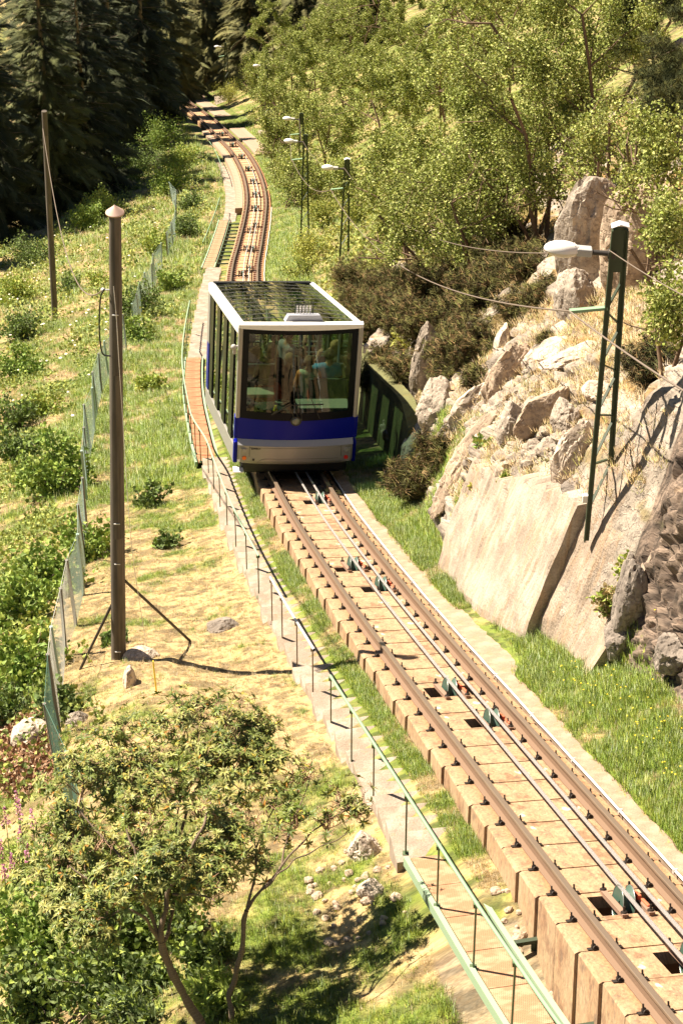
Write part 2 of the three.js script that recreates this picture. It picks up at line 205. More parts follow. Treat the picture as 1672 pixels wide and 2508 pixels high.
const LS = [
  [-6, [[-0.72, -1.5], [-0.8, -1.45], [-1.1, -1.5], [-1.7, -1.5], [-2.5, -1.7], [-4, -2.2], [-5.3, -3.0], [-8, -4.6], [-16, -9], [-45, -22]]],
  [3.4, [[-0.72, -1.3], [-0.8, -0.95], [-1.1, -1.1], [-1.7, -1.3], [-2.5, -1.5], [-4, -1.9], [-5.3, -2.6], [-8, -4.2], [-16, -8], [-45, -21]]],
  [5.4, [[-0.72, -1.3], [-0.8, -0.46], [-1.1, -0.52], [-1.7, -1.0], [-2.5, -1.35], [-4, -1.6], [-5.3, -2.2], [-8, -3.9], [-16, -7.6], [-45, -20]]],
  [9, [[-0.72, -1.3], [-0.8, -0.36], [-1.1, -0.46], [-1.7, -0.68], [-2.5, -0.95], [-4, -1.12], [-5.3, -1.7], [-8, -3.4], [-16, -7], [-45, -19]]],
  [14, [[-0.72, -1.3], [-0.8, -0.34], [-1.1, -0.45], [-1.7, -0.64], [-2.5, -0.76], [-4, -0.72], [-5.3, -1.1], [-8, -2.6], [-16, -6], [-45, -18]]],
  [19, [[-0.72, -1.3], [-0.8, -0.34], [-1.1, -0.45], [-1.7, -0.64], [-2.5, -0.74], [-4, -0.68], [-5.3, -1.0], [-8, -2.4], [-16, -5.6], [-45, -17]]],
  [30, [[-0.72, -1.3], [-0.8, -0.38], [-1.1, -0.46], [-1.7, -0.68], [-2.5, -0.86], [-4, -1.0], [-5.3, -1.35], [-8, -2.3], [-16, -5], [-45, -16]]],
  [60, [[-0.72, -1.3], [-0.8, -0.6], [-1.1, -0.62], [-1.7, -1.0], [-2.5, -1.0], [-4, -1.05], [-5.3, -1.35], [-8, -2.1], [-16, -4.6], [-45, -15]]],
  [100, [[-0.72, -1.3], [-0.8, -0.6], [-1.1, -0.65], [-1.7, -0.9], [-2.5, -0.95], [-4, -1.05], [-5.5, -1.3], [-8, -1.9], [-16, -4.4], [-45, -15]]],
  [160, [[-0.72, -1.3], [-0.8, -0.5], [-1.2, -0.4], [-1.9, -0.4], [-3, -0.5], [-4.5, -0.8], [-6.5, -1.2], [-9, -2], [-18, -4.6], [-50, -14]]],
  [230, [[-0.72, -0.45], [-0.8, -0.4], [-1.4, -0.4], [-2.4, -0.4], [-4, -0.6], [-6.5, -1.0], [-10, -1.8], [-16, -3], [-28, -6], [-60, -12]]],
  [800, [[-0.72, -0.3], [-0.8, -0.4], [-2, -0.4], [-4, -0.4], [-8, -0.6], [-16, -1.0], [-32, -1.8], [-64, -3], [-128, -5], [-300, -8]]],
];
function profile(Q, s) { let i = 0; while (i < Q.length - 2 && Q[i + 1][0] <= s) i++; const t = clamp((s - Q[i][0]) / (Q[i + 1][0] - Q[i][0]), 0, 1), k = t * t * (3 - 2 * t) * 0.5 + t * 0.5; return Q[i][1].map((a, j) => [lerp(a[0], Q[i + 1][1][j][0], k), lerp(a[1], Q[i + 1][1][j][1], k)]); }
function along(P, t) { const i = Math.min(P.length - 2, Math.floor(t)), f = t - i; return [lerp(P[i][0], P[i + 1][0], f), lerp(P[i][1], P[i + 1][1], f)]; }
function lump(s, u) { const a = Math.abs(u), k = sstep(0.95, 1.9, a) * (a < 2.3 && u > 0 ? 0.25 : 1) * (u < 0 && a < 1.75 ? 0.1 : 1); return k * (0.10 * fbm(s * 0.35, u * 0.4, 3, 3) + 0.07 * fbm(s * 1.3, u * 1.3, 9, 3) + sstep(4.5, 9, a) * 0.6 * fbm(s * 0.12, u * 0.15, 21, 3)); }
function mound(s, u) { return 0.22 * Math.exp(-((s - 15.6) ** 2) / 3.2 - ((u + 3.6) ** 2) / 0.9); }
function G(s, u) { const P = profile(u < 0 ? LS : RS, s), a = Math.abs(u); if (a < 0.72) return -1.3; let i = 0; while (i < P.length - 2 && Math.abs(P[i + 1][0]) < a) i++; const f = clamp((a - Math.abs(P[i][0])) / (Math.abs(P[i + 1][0]) - Math.abs(P[i][0])), 0, 1.5); return lerp(P[i][1], P[i + 1][1], f) + lump(s, u) + (u < 0 ? mound(s, u) : 0); }
const gpt = (s, u, up = 0) => pt(s, u, G(s, u) + up);
function ray(px, py) { return V3((px - PX) / F, Math.cos(PITCH) * (PY - py) / F - Math.sin(PITCH), -Math.sin(PITCH) * (PY - py) / F - Math.cos(PITCH)); }   // direction of a photograph pixel, depth 1
const at = (px, py, depth) => ray(px, py).multiplyScalar(depth);
const dep = (p) => -(p.y * Math.sin(PITCH) + p.z * Math.cos(PITCH));
function hit(px, py, clear = 0, d0 = 16) {                              // first point on that line of sight this far above the ground
  const r = ray(px, py); let d = d0; const f = (d) => { const p = r.clone().multiplyScalar(d), [s, u] = su(p.x, p.z); return p.y - (frame(s).C.y + G(s, u)) - clear; };
  let a = f(d), st = 0.4; while (d < 420) { const b = f(d + st); if (b <= 0) { let lo = d, hi = d + st; for (let k = 0; k < 14; k++) { const m = (lo + hi) / 2; if (f(m) > 0) lo = m; else hi = m; } d = hi; break; } d += st; a = b; st = clamp(b * 0.35, 0.25, 3); }
  const p = r.multiplyScalar(d), [s, u] = su(p.x, p.z); return { p, s, u, d, base: gpt(s, u) };
}
// ---------------------------------------------------------------- ground, rock face, hillside
function greenAt(s, u) {
  const n = fbm(s * 0.45, u * 0.55, 5, 3) * 0.9 + fbm(s * 1.7, u * 1.5, 2, 2) * 0.5; let b;
  if (u > 0) b = s < 30 ? (u < 2.6 ? 0.85 - 0.5 * sstep(1.9, 2.4, u) * sstep(12.5, 10, s) : 0.05) : s < 58 ? (u < 2.4 ? 0.7 : 0.35) : (u < 2.6 ? 0.85 : 0.6);
  else if (u > -1.2) b = 0.7;
  else if (u > -5.0) b = s < 8 ? 0.62 : s < 11.5 ? 0.52 : s < 14 ? 0.36 : s < 24 ? 0.24 - 0.12 * sstep(16, 20, s) : s < 33 ? lerp(0.12, 0.45, sstep(27, 33, s)) : s < 60 ? 0.75 : 0.6;
  else b = s < 40 ? 0.55 : 0.46;
  return clamp(b + n, 0, 1);
}
const STRAW = [0.46, 0.335, 0.165], GREEN = [0.165, 0.21, 0.032], EARTH = [0.17, 0.105, 0.06];
function groundColor(s, u) { const g = greenAt(s, u); let c = mix3(STRAW, GREEN, sstep(0.25, 0.75, g)); const e = sstep(0.18, 0.4, fbm(s * 1.6 + 40, u * 1.2, 1, 3)); c = mix3(c, EARTH, 0.55 * e * (u < -1.2 && s < 20 ? 1 : 0.6)); if (s < 5.0 && u < -0.75 && u > -1.75) c = mix3(c, [0.30, 0.22, 0.16], 0.85); return c; }
function sheet(Q, t0, t1, cols, ss, color, disp, flip) {
  const P = [], U = [], C = [], I = [], nc = cols + 1;
  for (const s of ss) { const pr = profile(Q, s); for (let k = 0; k <= cols; k++) { const t = lerp(t0, t1, k / cols), [u, h0] = along(pr, t); const h = h0 + lump(s, u) + (u < 0 ? mound(s, u) : 0); const p = pt(s, u, h); if (disp) disp(p, s, u, h, t); P.push(p.x, p.y, p.z); U.push(s * 0.5, (Math.abs(u) + h) * 0.5); C.push(...color(s, u, h, t)); } }
  for (let i = 0; i < ss.length - 1; i++) for (let k = 0; k < cols; k++) { const a = i * nc + k, b = a + 1, c = a + nc, d = c + 1; flip ? I.push(a, c, b, b, c, d) : I.push(a, b, c, b, d, c); }
  const g = new THREE.BufferGeometry(); g.setAttribute('position', new THREE.Float32BufferAttribute(P, 3)); g.setAttribute('uv', new THREE.Float32BufferAttribute(U, 2)); g.setAttribute('color', new THREE.Float32BufferAttribute(C, 3)); g.setIndex(I); g.computeVertexNormals(); return g;
}
const range = (a, b, d) => { const o = []; for (let x = a; x < b; x += d) o.push(x); o.push(b); return o; };
const S_NEAR = range(-6, 60, 0.2), S_MID = range(60, 230, 0.8), S_FAR = range(230, 700, 12);
const SL = [...S_NEAR, ...S_MID.slice(1), ...S_FAR.slice(1)];
struct('ground', sheet(LS, 0, 9, 110, SL, groundColor, null, false), M.ground);
struct('track_pit', sweep([[-0.73, -1.32], [0.73, -1.32], [0.73, -1.30], [-0.73, -1.30]], -5, 240, 2, false), std({ map: T.soil, color: rgb(0.2, 0.14, 0.09), roughness: 1 }));
struct('far_ground', sweep([[-0.8, -0.75], [0.85, -0.75], [0.85, -0.3], [-0.8, -0.3]], 231, 690, 8, false), std({ map: T.soil, color: rgb(0.2, 0.2, 0.06), roughness: 1 }));
struct('verge', sheet(RS, 0, 3, 40, SL, groundColor, null, true), M.ground);
// rock: pushed in and out in three sizes, with ledges
// fractured rock: every cell of a jittered lattice is a tilted plane of its own
const hash3 = (x, y, z, k) => { let h = Math.imul(x, 374761393) ^ Math.imul(y, 668265263) ^ Math.imul(z, 2147483647 - 78) ^ Math.imul(k + 1, 1274126177); h = Math.imul(h ^ (h >>> 13), 1274126177); h ^= h >>> 16; return (h >>> 0) / 4294967296; };
function facets(x, y, z) {
  const X = Math.floor(x), Y = Math.floor(y), Z = Math.floor(z); let d1 = 9, d2 = 9, bx0 = 0, by0 = 0, bz0 = 0, hx = 0, hy = 0, hz = 0;
  for (let i = -1; i < 2; i++) for (let j = -1; j < 2; j++) for (let k = -1; k < 2; k++) { const cx = X + i, cy = Y + j, cz = Z + k, px = cx + hash3(cx, cy, cz, 0), py = cy + hash3(cx, cy, cz, 1), pz = cz + hash3(cx, cy, cz, 2), d = (px - x) ** 2 + (py - y) ** 2 + (pz - z) ** 2; if (d < d1) { d2 = d1; d1 = d; bx0 = x - px; by0 = y - py; bz0 = z - pz; hx = cx; hy = cy; hz = cz; } else if (d < d2) d2 = d; }
  const g = (k) => hash3(hx, hy, hz, k) * 2 - 1, edge = Math.sqrt(d2) - Math.sqrt(d1); return g(3) * 0.6 + g(4) * bx0 * 0.9 + g(5) * by0 * 0.9 + g(6) * bz0 * 0.9 - 0.35 * sstep(0.09, 0.0, edge);
}
function rockDisp(p, s, u, h, t) {
  const k = sstep(3.0, 3.35, t) * sstep(62, 40, s) * (1 - 0.9 * sstep(12.2, 12.8, s) * sstep(21.2, 20.5, s) * sstep(6.3, 5.6, t)), rough = 1, crag = s < 12.7;
  if (k <= 0) return; const q = p, f = frame(s), a = q.x * 0.8 + q.y * 0.6, b = q.y * 0.8 - q.x * 0.6, w = 0.12 * n3(q.x * 1.4, q.y * 1.4, q.z * 1.4);
  const d = (crag ? 0.10 * facets(q.x * 1.7 + w, q.y * 0.75, q.z * 1.4 + w) + 0.12 * facets(q.x * 4 + w, q.y * 2.2 + w, q.z * 3.6) + 0.06 * facets(q.x * 9, q.y * 7, q.z * 8) + 0.03 * n3(q.x * 6, q.y * 6, q.z * 6) : 0.22 * facets(a * 0.75 + w, b * 1.3 + w, q.z * 0.85) + 0.09 * facets(a * 2.1 + w, b * 3.2, q.z * 2.4 + w) + 0.03 * facets(a * 6, b * 8, q.z * 7) + 0.02 * n3(q.x * 5, q.y * 5, q.z * 5)) * k * rough;
  p.addScaledVector(f.N, -d * 0.85); p.y += d * 0.5; p.addScaledVector(f.H, 0.3 * d);
}
function rockColor(s, u, h, t) {
  const n = fbm(s * 0.7, h * 0.7 + u, 4, 3), steep = t < 6.2 ? 1 : 0, gr = sstep(0.05, 0.3, fbm(s * 0.45 + 11, u * 0.9 + h, 8, 3) + (t > 6 ? 0.12 * (t - 6) : -0.12));
  let c = [1, 0.96, 0.9].map((x) => x * (1 + 0.25 * n)); if (s < 13) c = c.map((x, i) => x * [0.62, 0.54, 0.50][i] * (n3(s * 9, h * 7, u * 9) + 0.6 * n3(s * 3, h * 1.5, 5) > 0.15 ? 0.42 : 1.05));
  const g = greenAt(s, u), soil = mix3([0.95, 0.66, 0.3], [0.28, 0.34, 0.06], g); return mix3(c, soil, gr * sstep(3.2, 4.5, t) * (t > 6 ? 1 : 0.7));
}
struct('rock_face', sheet(RS, 3, 9, 150, [...range(-6, 8.9, 0.3), ...range(9, 13.9, 0.06), ...range(14, 60, 0.16)], rockColor, rockDisp, true), M.rock);
struct('hillside', sheet(RS, 3, 9, 70, [...range(60, 230, 0.8), ...S_FAR.slice(1)], (s, u) => groundColor(s, u), null, true), M.ground);
struct('valley_floor', (() => { const g = new THREE.PlaneGeometry(9000, 9000, 8, 8).rotateX(-Math.PI / 2).translate(0, -185, -1200); return g; })(), std({ color: rgb(0.05, 0.06, 0.025), roughness: 1 }));

// concrete path beside the track on the right
{
  const edge = (s) => 1.02 + 0.14 * sstep(13.5, 15, s) * sstep(25, 20, s) + 0.3 * sstep(13.2, 14.2, s) * sstep(19, 17, s) + 0.09 * fbm(s * 0.6, 0, 3, 4);
  const P = [], U = [], I = [], ss = range(-4, 44, 0.25);
  for (const s of ss) { const e = edge(s); for (const [u, h] of [[0.775, -0.45], [0.775, -0.165], [0.9, -0.16], [e - 0.03, -0.155], [e, -0.18], [e + 0.03, -0.4]]) { const p = pt(s, u, h - (u > 0.8 ? 0 : 0) + 0.012 * fbm(s * 1.5, u * 4, 6, 2)); P.push(p.x, p.y, p.z); U.push(u, s); } }
  for (let i = 0; i < ss.length - 1; i++) for (let k = 0; k < 5; k++) { const a = i * 6 + k; I.push(a, a + 6, a + 1, a + 1, a + 6, a + 7); }
  const g = new THREE.BufferGeometry(); g.setAttribute('position', new THREE.Float32BufferAttribute(P, 3)); g.setAttribute('uv', new THREE.Float32BufferAttribute(U, 2)); g.setIndex(I); struct('path', toFlat(g), M.path);
}
function toFlat(g) { const q = g.toNonIndexed(); q.computeVertexNormals(); return q; }
// far paving right of the upper curve, and the concrete margin left of it
struct('pavement', [sweep([[0.9, -0.5], [2.0, -0.5], [1.95, -0.1], [0.9, -0.12]], 145.5, 168, 2, false), sweep([[0.95, -0.5], [2.4, -0.5], [2.3, -0.1], [0.95, -0.12]], 180, 222, 3, false), sweep([[-1.15, -0.7], [-0.74, -0.7], [-0.74, -0.18], [-1.12, -0.2]], 112, 168, 2, false)], M.path);

// ---------------------------------------------------------------- track bed of concrete blocks
const SHEAVES = [[27.9, 0.21], [21.5, -0.01], [19.8, 0.2], [12.95, 0.0], [11.25, 0.2], [4.18, 0.01], [2.5, 0.2]];
const PITCH_B = 0.81, blockS = (i) => 4.18 + (i - 9) * PITCH_B;
{
  const bed = new THREE.Group(); bed.name = 'track_bed'; bed.userData.kind = 'structure'; scene.add(bed);
  const mats = [0, 1, 2, 3, 4, 5].map((k) => std({ map: rpt(T.track, 0.5, 0.25, 0.5, 0.137 + k * 0.61), bumpMap: rpt(T.grain, 1.3, 1.3, k * 0.3), bumpScale: 0.012, roughness: 0.95 }));
  const L = PITCH_B / 2 - 0.006;
  const left = (j) => { const o = 0.012 * j, g = prism([[-0.82 - o, -1.25], [-0.36, -1.25], [-0.36, -0.16], [-0.735, -0.16], [-0.755 - o, -0.178]], -L, L); const p = g.attributes.position; for (let i = 0; i < p.count; i++) if (p.getX(i) < -0.7) p.setX(i, p.getX(i) - 0.028 * (p.getZ(i) > 0 ? 1 : -0.4)); g.computeVertexNormals(); return g; };
  const right = () => prism([[0.38, -1.25], [0.78, -1.25], [0.745, -0.175], [0.73, -0.16], [0.38, -0.16]], -L, L);
  const panel = (x0, x1, z0, z1, t = -0.172) => prism([[x0, -0.30], [x1, -0.30], [x1, t], [x0, t]], z0, z1);
  const full = [0, 1, 2].map((j) => mg([left(j), right(), panel(-0.355, 0.375, -L, L - 0.10), panel(-0.355, 0.375, L - 0.092, L, -0.165)]));
  for (let i = 0; i < 43; i++) {
    const s = blockS(i), sh = SHEAVES.find((q) => Math.abs(q[0] - s) < PITCH_B / 2);
    let g = full[i % 3];
    if (sh) { const uc = sh[1], dz = -(sh[0] - s), z0 = clamp(dz - 0.29, -L + 0.03, L - 0.1), z1 = clamp(dz + 0.29, -L + 0.1, L - 0.03), x0 = Math.max(-0.34, uc - 0.29), x1 = Math.min(0.372, uc + 0.34); g = mg([left(i % 3), right(), panel(-0.355, 0.375, -L, z0), panel(-0.355, 0.375, z1, L), panel(-0.355, x0, z0, z1), ...(x1 < 0.36 ? [panel(x1, 0.375, z0, z1)] : [])]); }
    const m = lpart('concrete_block', g, mats[(i * 7) % 6], bed); m.applyMatrix4(basis(s)); m.rotateY((rng(i + 3)() - 0.5) * 0.012);
  }
  for (let i = 0; i < 42; i++) { const m = lpart('mortar_joint', prism([[-0.735, -1.2], [0.735, -1.2], [0.72, -0.178], [-0.72, -0.178]], -0.02, 0.02), M.plate, bed); m.applyMatrix4(basis(blockS(i) + PITCH_B / 2)); if (SHEAVES.some((q) => Math.abs(q[0] - blockS(i) - PITCH_B / 2) < 0.3)) m.removeFromParent(); }
  lpart('far_slab', sweep([[-0.74, -0.9], [0.74, -0.9], [0.72, -0.165], [-0.72, -0.165]], blockS(42) + PITCH_B / 2 + 0.02, 232, 1.0, true, 0.5), std({ map: rpt(T.track, 1, 1), color: rgb(1.25, 1.15, 1.05), roughness: 0.95 }), bed);
  // joints between the panels of the far slab: raised cross strips
  const st = []; for (let s = 58; s < 190; s += 1.62) st.push(prism([[-0.3, -0.17], [0.3, -0.17], [0.3, -0.15], [-0.3, -0.15]], -0.05, 0.05).applyMatrix4(basis(s)));
  lpart('cross_strip', st, M.plate, bed, 'stuff');
}
// ---------------------------------------------------------------- rails with their clips
const clipGeo = (() => {
  const g = [bx(0.15, 0.014, 0.085, 0, 0.007, 0), bx(0.085, 0.022, 0.05, 0.02, 0.024, 0), new THREE.CylinderGeometry(0.024, 0.026, 0.03, 6).translate(-0.005, 0.045, 0), new THREE.CylinderGeometry(0.013, 0.013, 0.075, 6).translate(-0.005, 0.075, 0)];
  for (const z of [-0.035, 0.035]) g.push(new THREE.TorusGeometry(0.03, 0.011, 4, 7, Math.PI).rotateY(0.3).translate(0.015, 0.02, z));
  return mg(g);
})();
for (const [side, lab] of [[-1, 'left running rail of rusty steel, nearest the concrete stairway'], [1, 'right running rail of rusty steel, beside the pale path']]) {
  const r = thing('rail', lab, 'rail', ptc(2, side * 0.5, -0.15), 'the two running rails'), u = side * 0.5;
  part('rail_foot', sweep([[u - 0.065, -0.158], [u + 0.065, -0.158], [u + 0.065, -0.147], [u + 0.012, -0.128], [u + 0.009, -0.042], [u + 0.032, -0.03], [u - 0.032, -0.03], [u - 0.009, -0.042], [u - 0.012, -0.128], [u - 0.065, -0.147]], -5, 236, 0.6), M.railRust, r);
  part('rail_head', sweep([[u - 0.033, -0.0305], [u + 0.033, -0.0305], [u + 0.033, -0.006], [u + 0.026, 0], [u - 0.026, 0], [u - 0.033, -0.006]], -5, 236, 0.6), M.railTop, r);
  const far = [];
  for (let i = -1; i < 300; i++) for (const k of [-1, 1]) {
    const s = blockS(i) - PITCH_B / 2 + 0.06 * (((i * 13) % 7) / 7 - 0.5); if (s > 234) break;
    const mt = basis(s).multiply(new THREE.Matrix4().makeTranslation(u + k * 0.112, -0.158, 0)).multiply(new THREE.Matrix4().makeRotationY(k > 0 ? Math.PI : 0)).multiply(new THREE.Matrix4().makeScale(0.74, 0.82, 0.78));
    if (s < 31.5) { const m = lpart('rail_clip', clipGeo, M.clip, r); m.matrixAutoUpdate = true; m.applyMatrix4(new THREE.Matrix4().makeTranslation(...r.position.clone().negate().toArray()).multiply(mt)); }
    else if (s > 52) far.push(bx(0.14, 0.06, 0.22, 0, 0.03, 0).applyMatrix4(mt));
  }
  part('far_rail_clip', far, M.plate, r, 'stuff');
}
// ---------------------------------------------------------------- haulage cables and the sheaves that carry them
for (const [u, h, s0, s1, lab] of [[-0.005, 0.0, -5, 128, 'left haulage cable, running along the middle of the track'], [0.205, 0.0, -5, 150, 'right haulage cable, running nearer the right rail']]) {
  const n = 240, g = tube(Array.from({ length: n }, (_, i) => { const s = lerp(s0, s1, i / (n - 1)); return ptc(s, u - 0.1 * sstep(60, 110, s), h); }), 0.021, 8, n * 2);
  const uv = g.attributes.uv; for (let i = 0; i < uv.count; i++) uv.setX(i, uv.getX(i) * (s1 - s0)); g.attributes.uv.needsUpdate = true;
  solo('haulage_cable', g, M.cable, lab, 'cable', 'haulage cables');
}
function sheaveParts(root, raised) {
  const tilt = -0.12, wheel = new THREE.LatheGeometry([[0.03, -0.045], [0.16, -0.055], [0.185, -0.062], [0.19, -0.056], [0.15, -0.03], [0.135, -0.01], [0.135, 0.01], [0.15, 0.03], [0.19, 0.056], [0.185, 0.062], [0.16, 0.055], [0.03, 0.045]].map(([a, b]) => new THREE.Vector2(a, b)), 28);
  const turn = new THREE.Matrix4().makeTranslation(0.008, -0.17 + raised, 0).multiply(new THREE.Matrix4().makeRotationZ(Math.PI / 2 + tilt));
  const w = lpart('wheel', wheel.applyMatrix4(turn), M.sheave, root); w.name = 'wheel';
  for (const y of [-0.06, 0.06]) lpart('rim', new THREE.TorusGeometry(0.187, 0.006, 5, 32).rotateX(Math.PI / 2).translate(0, y, 0).applyMatrix4(turn), M.sheaveRim, w);
  lpart('axle', new THREE.CylinderGeometry(0.014, 0.014, 0.24, 8).applyMatrix4(turn), M.clip, root);
  const y = -0.15 + raised;
  for (const x of [-0.1, 0.17]) lpart('frame_bar', mg([bx(0.05, 0.05, 0.78, x, y - 0.01, 0.02, 0.006), bx(0.06, 0.012, 0.82, x, y + 0.018, 0.02)]), M.plate, root);
  lpart('bearing', mg([bx(0.05, 0.07, 0.14, 0.16, y + 0.035, -0.03, 0.01), bx(0.035, 0.05, 0.22, 0.185, y + 0.02, 0.16, 0.01), new THREE.CylinderGeometry(0.03, 0.03, 0.05, 10).rotateZ(Math.PI / 2).translate(0.13, y + 0.06, -0.05)]), M.redIron, root);
  for (const [x, z] of [[-0.1, 0.38], [0.17, 0.38], [-0.1, -0.34], [0.17, -0.34]]) lpart('bolt', mg([new THREE.CylinderGeometry(0.034, 0.038, 0.02, 6).translate(x, y + 0.032, z), new THREE.CylinderGeometry(0.013, 0.013, 0.06, 6).translate(x, y + 0.06, z)]), M.clip, root);
}
{
  const where = ['in the slot just below the front of the blue car', 'in the upper slot of the middle pair, under the left cable', 'in the slot just below that, on the right cable', 'in the slot touched by the shadow of the wooden pole', 'in the slot below the pole shadow, on the right cable', 'in the large slot near the lower right corner', 'in the lowest slot, cut by the right edge of the photo'];
  const proto = thing('cable_sheave', 'green tilted cable sheave ' + where[0], 'sheave', null, 'cable sheaves in the track'); sheaveParts(proto, 0.0);
  SHEAVES.forEach(([s, u], i) => { const o = i ? proto.clone() : proto; if (i) { o.name = numbered('cable_sheave'); o.userData = { ...proto.userData, label: 'green tilted cable sheave ' + where[i] }; scene.add(o); } o.matrix.copy(basis(s).multiply(new THREE.Matrix4().makeTranslation(u, 0, 0))); o.matrix.decompose(o.position, o.quaternion, o.scale); });
  const far = [[162.3, -0.05, 'next to the tree shadow at the top of the bend'], [152.7, -0.1, 'second below the tree shadow on the far bend'], [143.3, -0.1, 'third below the tree shadow on the far bend'], [134.6, -0.08, 'fourth below the tree shadow on the far bend'], [126.2, -0.05, 'fifth below the tree shadow on the far bend'], [118, -0.05, 'sixth below the tree shadow on the far bend'], [110.1, -0.08, 'lowest of the big ones on the far bend'], [101, 0.1, 'upper of the pair level with the tops of the far handrail'], [98.4, -0.12, 'left one level with the far rusty walkway'], [89.3, 0.18, 'right one halfway down the far rusty walkway'], [89.5, -0.1, 'left one halfway down the far rusty walkway'], [80.3, 0.18, 'right one just behind the car roof'], [78.1, -0.1, 'left one just behind the car roof']];
  const fp = thing('cable_roller', 'small dark cable roller ' + far[0][2], 'roller', null, 'cable rollers on the far track'); sheaveParts(fp, 0.16);
  lpart('stand', mg([bx(0.05, 0.32, 0.3, -0.15, -0.03, 0), bx(0.05, 0.3, 0.3, 0.2, -0.04, 0), bx(0.75, 0.05, 0.16, 0.02, -0.14, 0)]), M.steelDark, fp);
  far.forEach(([s, u, w], i) => { const o = i ? fp.clone() : fp; if (i) { o.name = numbered('cable_roller'); o.userData = { ...fp.userData, label: 'small dark cable roller ' + w }; scene.add(o); } o.matrix.copy(basis(s).multiply(new THREE.Matrix4().makeTranslation(u, 0, 0)).multiply(new THREE.Matrix4().makeScale(...(i < 7 ? [1.05, 1.05, 1.05] : [0.75, 0.75, 0.75])))); o.matrix.decompose(o.position, o.quaternion, o.scale); });
}
{ // thin white pipe along the right edge of the slab
  const c = thing('conduit', 'thin white conduit pipe along the right edge of the track slab', 'pipe', ptc(3, 0.765, -0.13));
  const pts = []; for (let s = -4; s < 112; s += 0.6) pts.push(ptc(s, 0.765 + 0.012 * fbm(s * 0.4, 1, 2, 2), -0.128)); part('pipe', tube(pts, 0.016, 6, 300), M.white, c);
  for (let s = 0.6; s < 31; s += 2.15) part('clamp', bx(0.05, 0.05, 0.035).applyMatrix4(basis(s).multiply(new THREE.Matrix4().makeTranslation(0.765, -0.128, 0))), M.zinc, c);
  const k = thing('drain_strip', 'thin rusty edge strip along the inside of the left rail', 'strip', ptc(3, -0.38, -0.16)); part('strip', sweep([[-0.395, -0.175], [-0.37, -0.175], [-0.37, -0.14], [-0.395, -0.14]], -4, 9.7, 0.5), std({ map: rpt(T.track, 1, 0.6, 0.7), roughness: 0.9 }), k);
}
// ---------------------------------------------------------------- stairway, walkways, handrails on the left
function flight(name, label, s0, s1, single) {
  const t = thing(name, label, 'stairs', pt(s0, -1.35, -0.55)), n = Math.round((s1 - s0) / 0.51), ds = (s1 - s0) / n, all = [];
  const mats = [M.conc, std({ map: rpt(T.conc, 0.9, 0.9, 0.3, 0.4), bumpMap: T.grain, bumpScale: 0.012, roughness: 0.95 }), std({ map: rpt(T.conc, 1.1, 1.1, 0.6, 0.1), color: rgb(0.95, 0.93, 0.9), bumpMap: T.grain, bumpScale: 0.012, roughness: 0.95 })];
  for (let i = 0; i < n; i++) {
    const s = s0 + (i + 0.5) * ds, f = frame(s), run = ds * Math.hypot(f.T.x, f.T.z), R = rng(i * 31 + 5), w = 0.58 + (i % 4 == 0 ? 0.05 : 0) + 0.03 * R(), g = roughen(new THREE.BoxGeometry(w, 0.85, run + 0.02, 4, 3, 3), 0.012, 6, i);
    const q = g.attributes.position, uv = []; for (let k = 0; k < q.count; k++) uv.push(q.getX(k) + i * 0.37, q.getZ(k) + q.getY(k) + i * 0.21); g.setAttribute('uv', new THREE.Float32BufferAttribute(uv, 2));
    g.translate(-(w - 0.58) / 2, -0.425, 0).applyMatrix4(basisH(s, -1.34, -0.555 + 0.008 * (R() - 0.5)));
    if (single) all.push(g); else part('step', g, mats[i % 3], t);
  }
  if (single) part('steps', all, M.conc, t, 'stuff');
}
flight('concrete_stairway', 'long pale concrete stairway left of the track in the foreground', 7.25, 35.2);
flight('concrete_stairway', 'narrow pale concrete stairway beside the rear half of the car', 55.1, 84.8, true);
flight('concrete_stairway', 'distant concrete stairway left of the track on the far bend', 108.6, 148, true);
function walkway(label, s0, s1, deckMat, bars, u0 = -1.62, u1 = -1.1, h = -0.58, drop = 0.5) {
  const t = thing('metal_walkway', label, 'walkway', pt(s0, (u0 + u1) / 2, h)), n = Math.round((s1 - s0) / 0.98);
  for (let i = 0; i < n; i++) { const a = lerp(s0, s1, i / n) + 0.008, b = lerp(s0, s1, (i + 1) / n) - 0.008; const g = sweep([[u0 + 0.05, h - 0.012], [u1 - 0.05, h - 0.012], [u1 - 0.05, h], [u0 + 0.05, h]], a, b, 0.5, false); part('deck_plate', g, deckMat, t); }
  for (const [u, m] of [[u0, M.greenPale], [u1, M.greenPale]]) part('stringer', [sweep([[u - 0.028, h - 0.1], [u + 0.028, h - 0.1], [u + 0.028, h + 0.03], [u - 0.028, h + 0.03]], s0, s1, 0.6, false)], m, t);
  for (const s of bars) part('support_bar', bar(pt(s, u1 + 0.02, h - 0.06), pt(s, -0.80, h - 0.05), 0.05, 0.05), M.greenDark, t);
  for (const s of bars) part('leg', bar(pt(s, -0.84, h - 0.06), pt(s, -0.84, h - drop), 0.05, 0.05, V3(1, 0, 0)), M.greenDark, t);
}
walkway('rusty metal walkway with green edges at the bottom of the photo', -3, 7.15, M.rust, [4.27, 1.98, -0.4]);
walkway('narrow red rusty metal walkway on the left of the blue car', 35.3, 55, M.rustRed, [51.7, 49.8, 48.2, 46.5, 44.5, 42.6, 40.4, 38.3, 36.3], -1.78, -1.27, -0.58, 0.1);
walkway('distant rusty walkway with green edges behind the car', 85.2, 108.3, M.rust, Array.from({ length: 12 }, (_, i) => 87.5 + i * 1.75), -1.88, -1.36, -0.5, 0.1);
